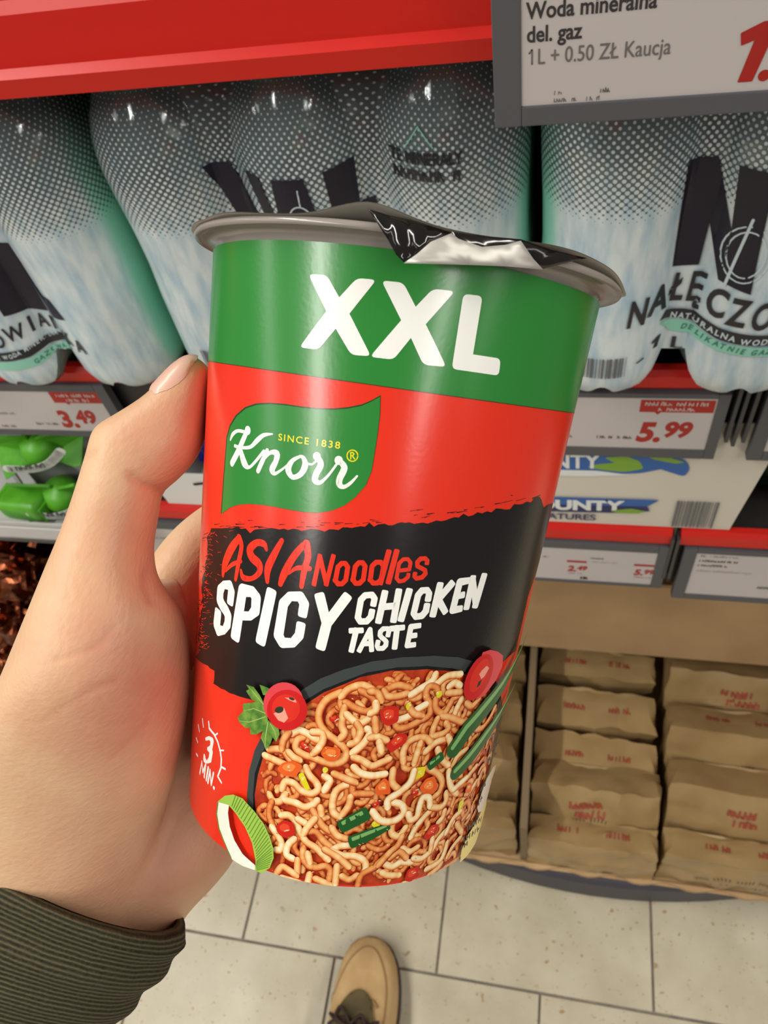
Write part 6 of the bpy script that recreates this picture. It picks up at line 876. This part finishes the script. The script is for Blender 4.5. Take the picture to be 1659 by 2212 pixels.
# ---------------------------------------------------------------- shoe
shoe = thing('shoe', 'beige lace-up shoe with an olive tongue standing on the tiles', 'shoe', (-.236, .0, 0))
TAN = M('shoe_tan', (202, 168, 118), .7, col2=(186, 150, 102), nscale=30, bump=.15, bscale=200); SEAM = M('shoe_seam', (150, 114, 74), .8); OLIVE = M('tongue_olive', (98, 84, 52), .85, col2=(78, 66, 42), nscale=40); LACE = M('lace_dark', (52, 36, 26), .8); SOLE = M('sole_dark', (60, 48, 44), .7)
OUT = [(.142, .006), (.136, .022), (.125, .033), (.105, .0425), (.075, .0480), (.04, .0490), (.0, .0450), (-.05, .0390), (-.10, .0370), (-.135, .0330), (-.150, .0200), (-.154, .004)]
def shift(y): return .006 * math.sin((y + .15) * 10) 
def oring(k, z, ys=1.0):
    P = catmull([(a, b) for a, b in OUT], 5); R_ = [(shift(a) + b * k, a * ys, z) for a, b in P]; L_ = [(shift(a) - b * k * 1.0, a * ys, z) for a, b in P]
    return R_ + L_[::-1]
v, f = loft([oring(.97, .001), oring(1.0, .004), oring(1.0, .018), oring(.96, .020)]); obj('sole', v, f, SOLE, shoe)
HT = [(.142, .026), (.125, .042), (.105, .050), (.075, .057), (.04, .068), (.0, .085), (-.05, .098), (-.10, .100), (-.15, .105)]
def top(y):
    for (a, ha), (b, hb) in zip(HT, HT[1:]):
        if y >= b: t = (a - y) / (a - b) if y < a else 0; return ha + (hb - ha) * t
    return HT[-1][1]
def half(y):
    for (a, ha), (b, hb) in zip(OUT, OUT[1:]):
        if y >= b: t = (a - y) / (a - b) if y < a else 0; return ha + (hb - ha) * t
    return .004
rings = []
ys = [.141, .137, .13, .12, .108, .095, .08, .065, .05, .03, .01, -.01, -.03, -.05, -.07, -.09, -.11, -.13, -.145, -.152]
for y in ys:
    w, hgt = half(y) * .97, top(y); rr = []
    for k in range(25):
        a = math.pi * k / 24; c, s = math.cos(a), math.sin(a); e = .62
        rr.append((shift(y) + w * math.copysign(abs(c) ** e, c), y, .019 + (hgt - .019) * abs(s) ** .8))
    rings.append(rr)
v, f = loft(rings, False); up = obj('upper', v, f, TAN, shoe, True); up.modifiers.new('th', 'SOLIDIFY').thickness = .002
bv = BVHTree.FromPolygons([Vector(p) for p in v], f)
def on_top(x, y, o): h, n_, _, _ = bv.ray_cast(Vector((x, y, .3)), Vector((0, 0, -1))); return Vector((x, y, (h.z if h else .02) + o))
def cord(name, pts, r, mat, parent, o=.001):
    P = [on_top(x, y, o) for x, y in catmull(pts, 6)]; rings = []
    for i, p in enumerate(P):
        d = (P[min(i + 1, len(P) - 1)] - P[max(i - 1, 0)]).normalized(); a = d.cross(Vector((0, 0, 1))).normalized(); b = a.cross(d); rings.append([p + a * r * math.cos(t) + b * r * math.sin(t) for t in [k * math.pi / 4 for k in range(8)]])
    v, f = loft(rings); return obj(name, v, f, mat, parent, True)
cord('toe_seam', [(-.036, .062), (-.030, .085), (-.020, .108), (-.004, .124), (.012, .122), (.026, .105), (.036, .080), (.040, .050), (.041, .02)], .0014, SEAM, up, .0)
cord('side_seam', [(-.044, .035), (-.040, .058), (-.036, .062)], .0014, SEAM, up, .0)
def patch(name, pts, mat, parent, o):
    bm = bmesh.new(); add_poly(bm, pts); cut_u(bm, .005)
    for k in range(-30, 30): bmesh.ops.bisect_plane(bm, geom=bm.verts[:] + bm.edges[:] + bm.faces[:], plane_co=(0, k * .006, 0), plane_no=(0, 1, 0))
    for q in bm.verts: q.co = on_top(q.co.x, q.co.y, o)
    ob = bobj(name, bm, mat, parent, True); ob.modifiers.new('th', 'SOLIDIFY').thickness = .0015; return ob
tg = patch('tongue', catmull([(-.030, -.03), (-.028, .02), (-.022, .045), (-.010, .064), (.004, .070), (.018, .062), (.026, .045), (.031, .02), (.033, -.03)], 4), OLIVE, shoe, .0025)
cord('eyelet_edge', [(-.036, -.03), (-.040, .004), (-.034, .018), (-.030, .024)], .0018, SEAM, up, .001); cord('eyelet_edge', [(.022, .060), (.030, .052)], .0022, SEAM, up, .001)
for k, y in enumerate((.030, .012, -.006)):
    cord('lace', [(-.034, y - .006), (-.012, y + .004), (.012, y - .004), (.036, y + .006)], .0024, LACE, shoe, .0045); cord('lace', [(-.034, y + .006), (-.012, y - .004), (.012, y + .004), (.036, y - .006)], .0024, LACE, shoe, .0065)
cord('lace_loop', [(0, .028), (-.018, .046), (-.023, .034), (-.008, .026), (0, .026)], .0020, LACE, shoe, .010); cord('lace_loop', [(0, .028), (.012, .040), (.020, .028), (.008, .022), (0, .026)], .0020, LACE, shoe, .012)
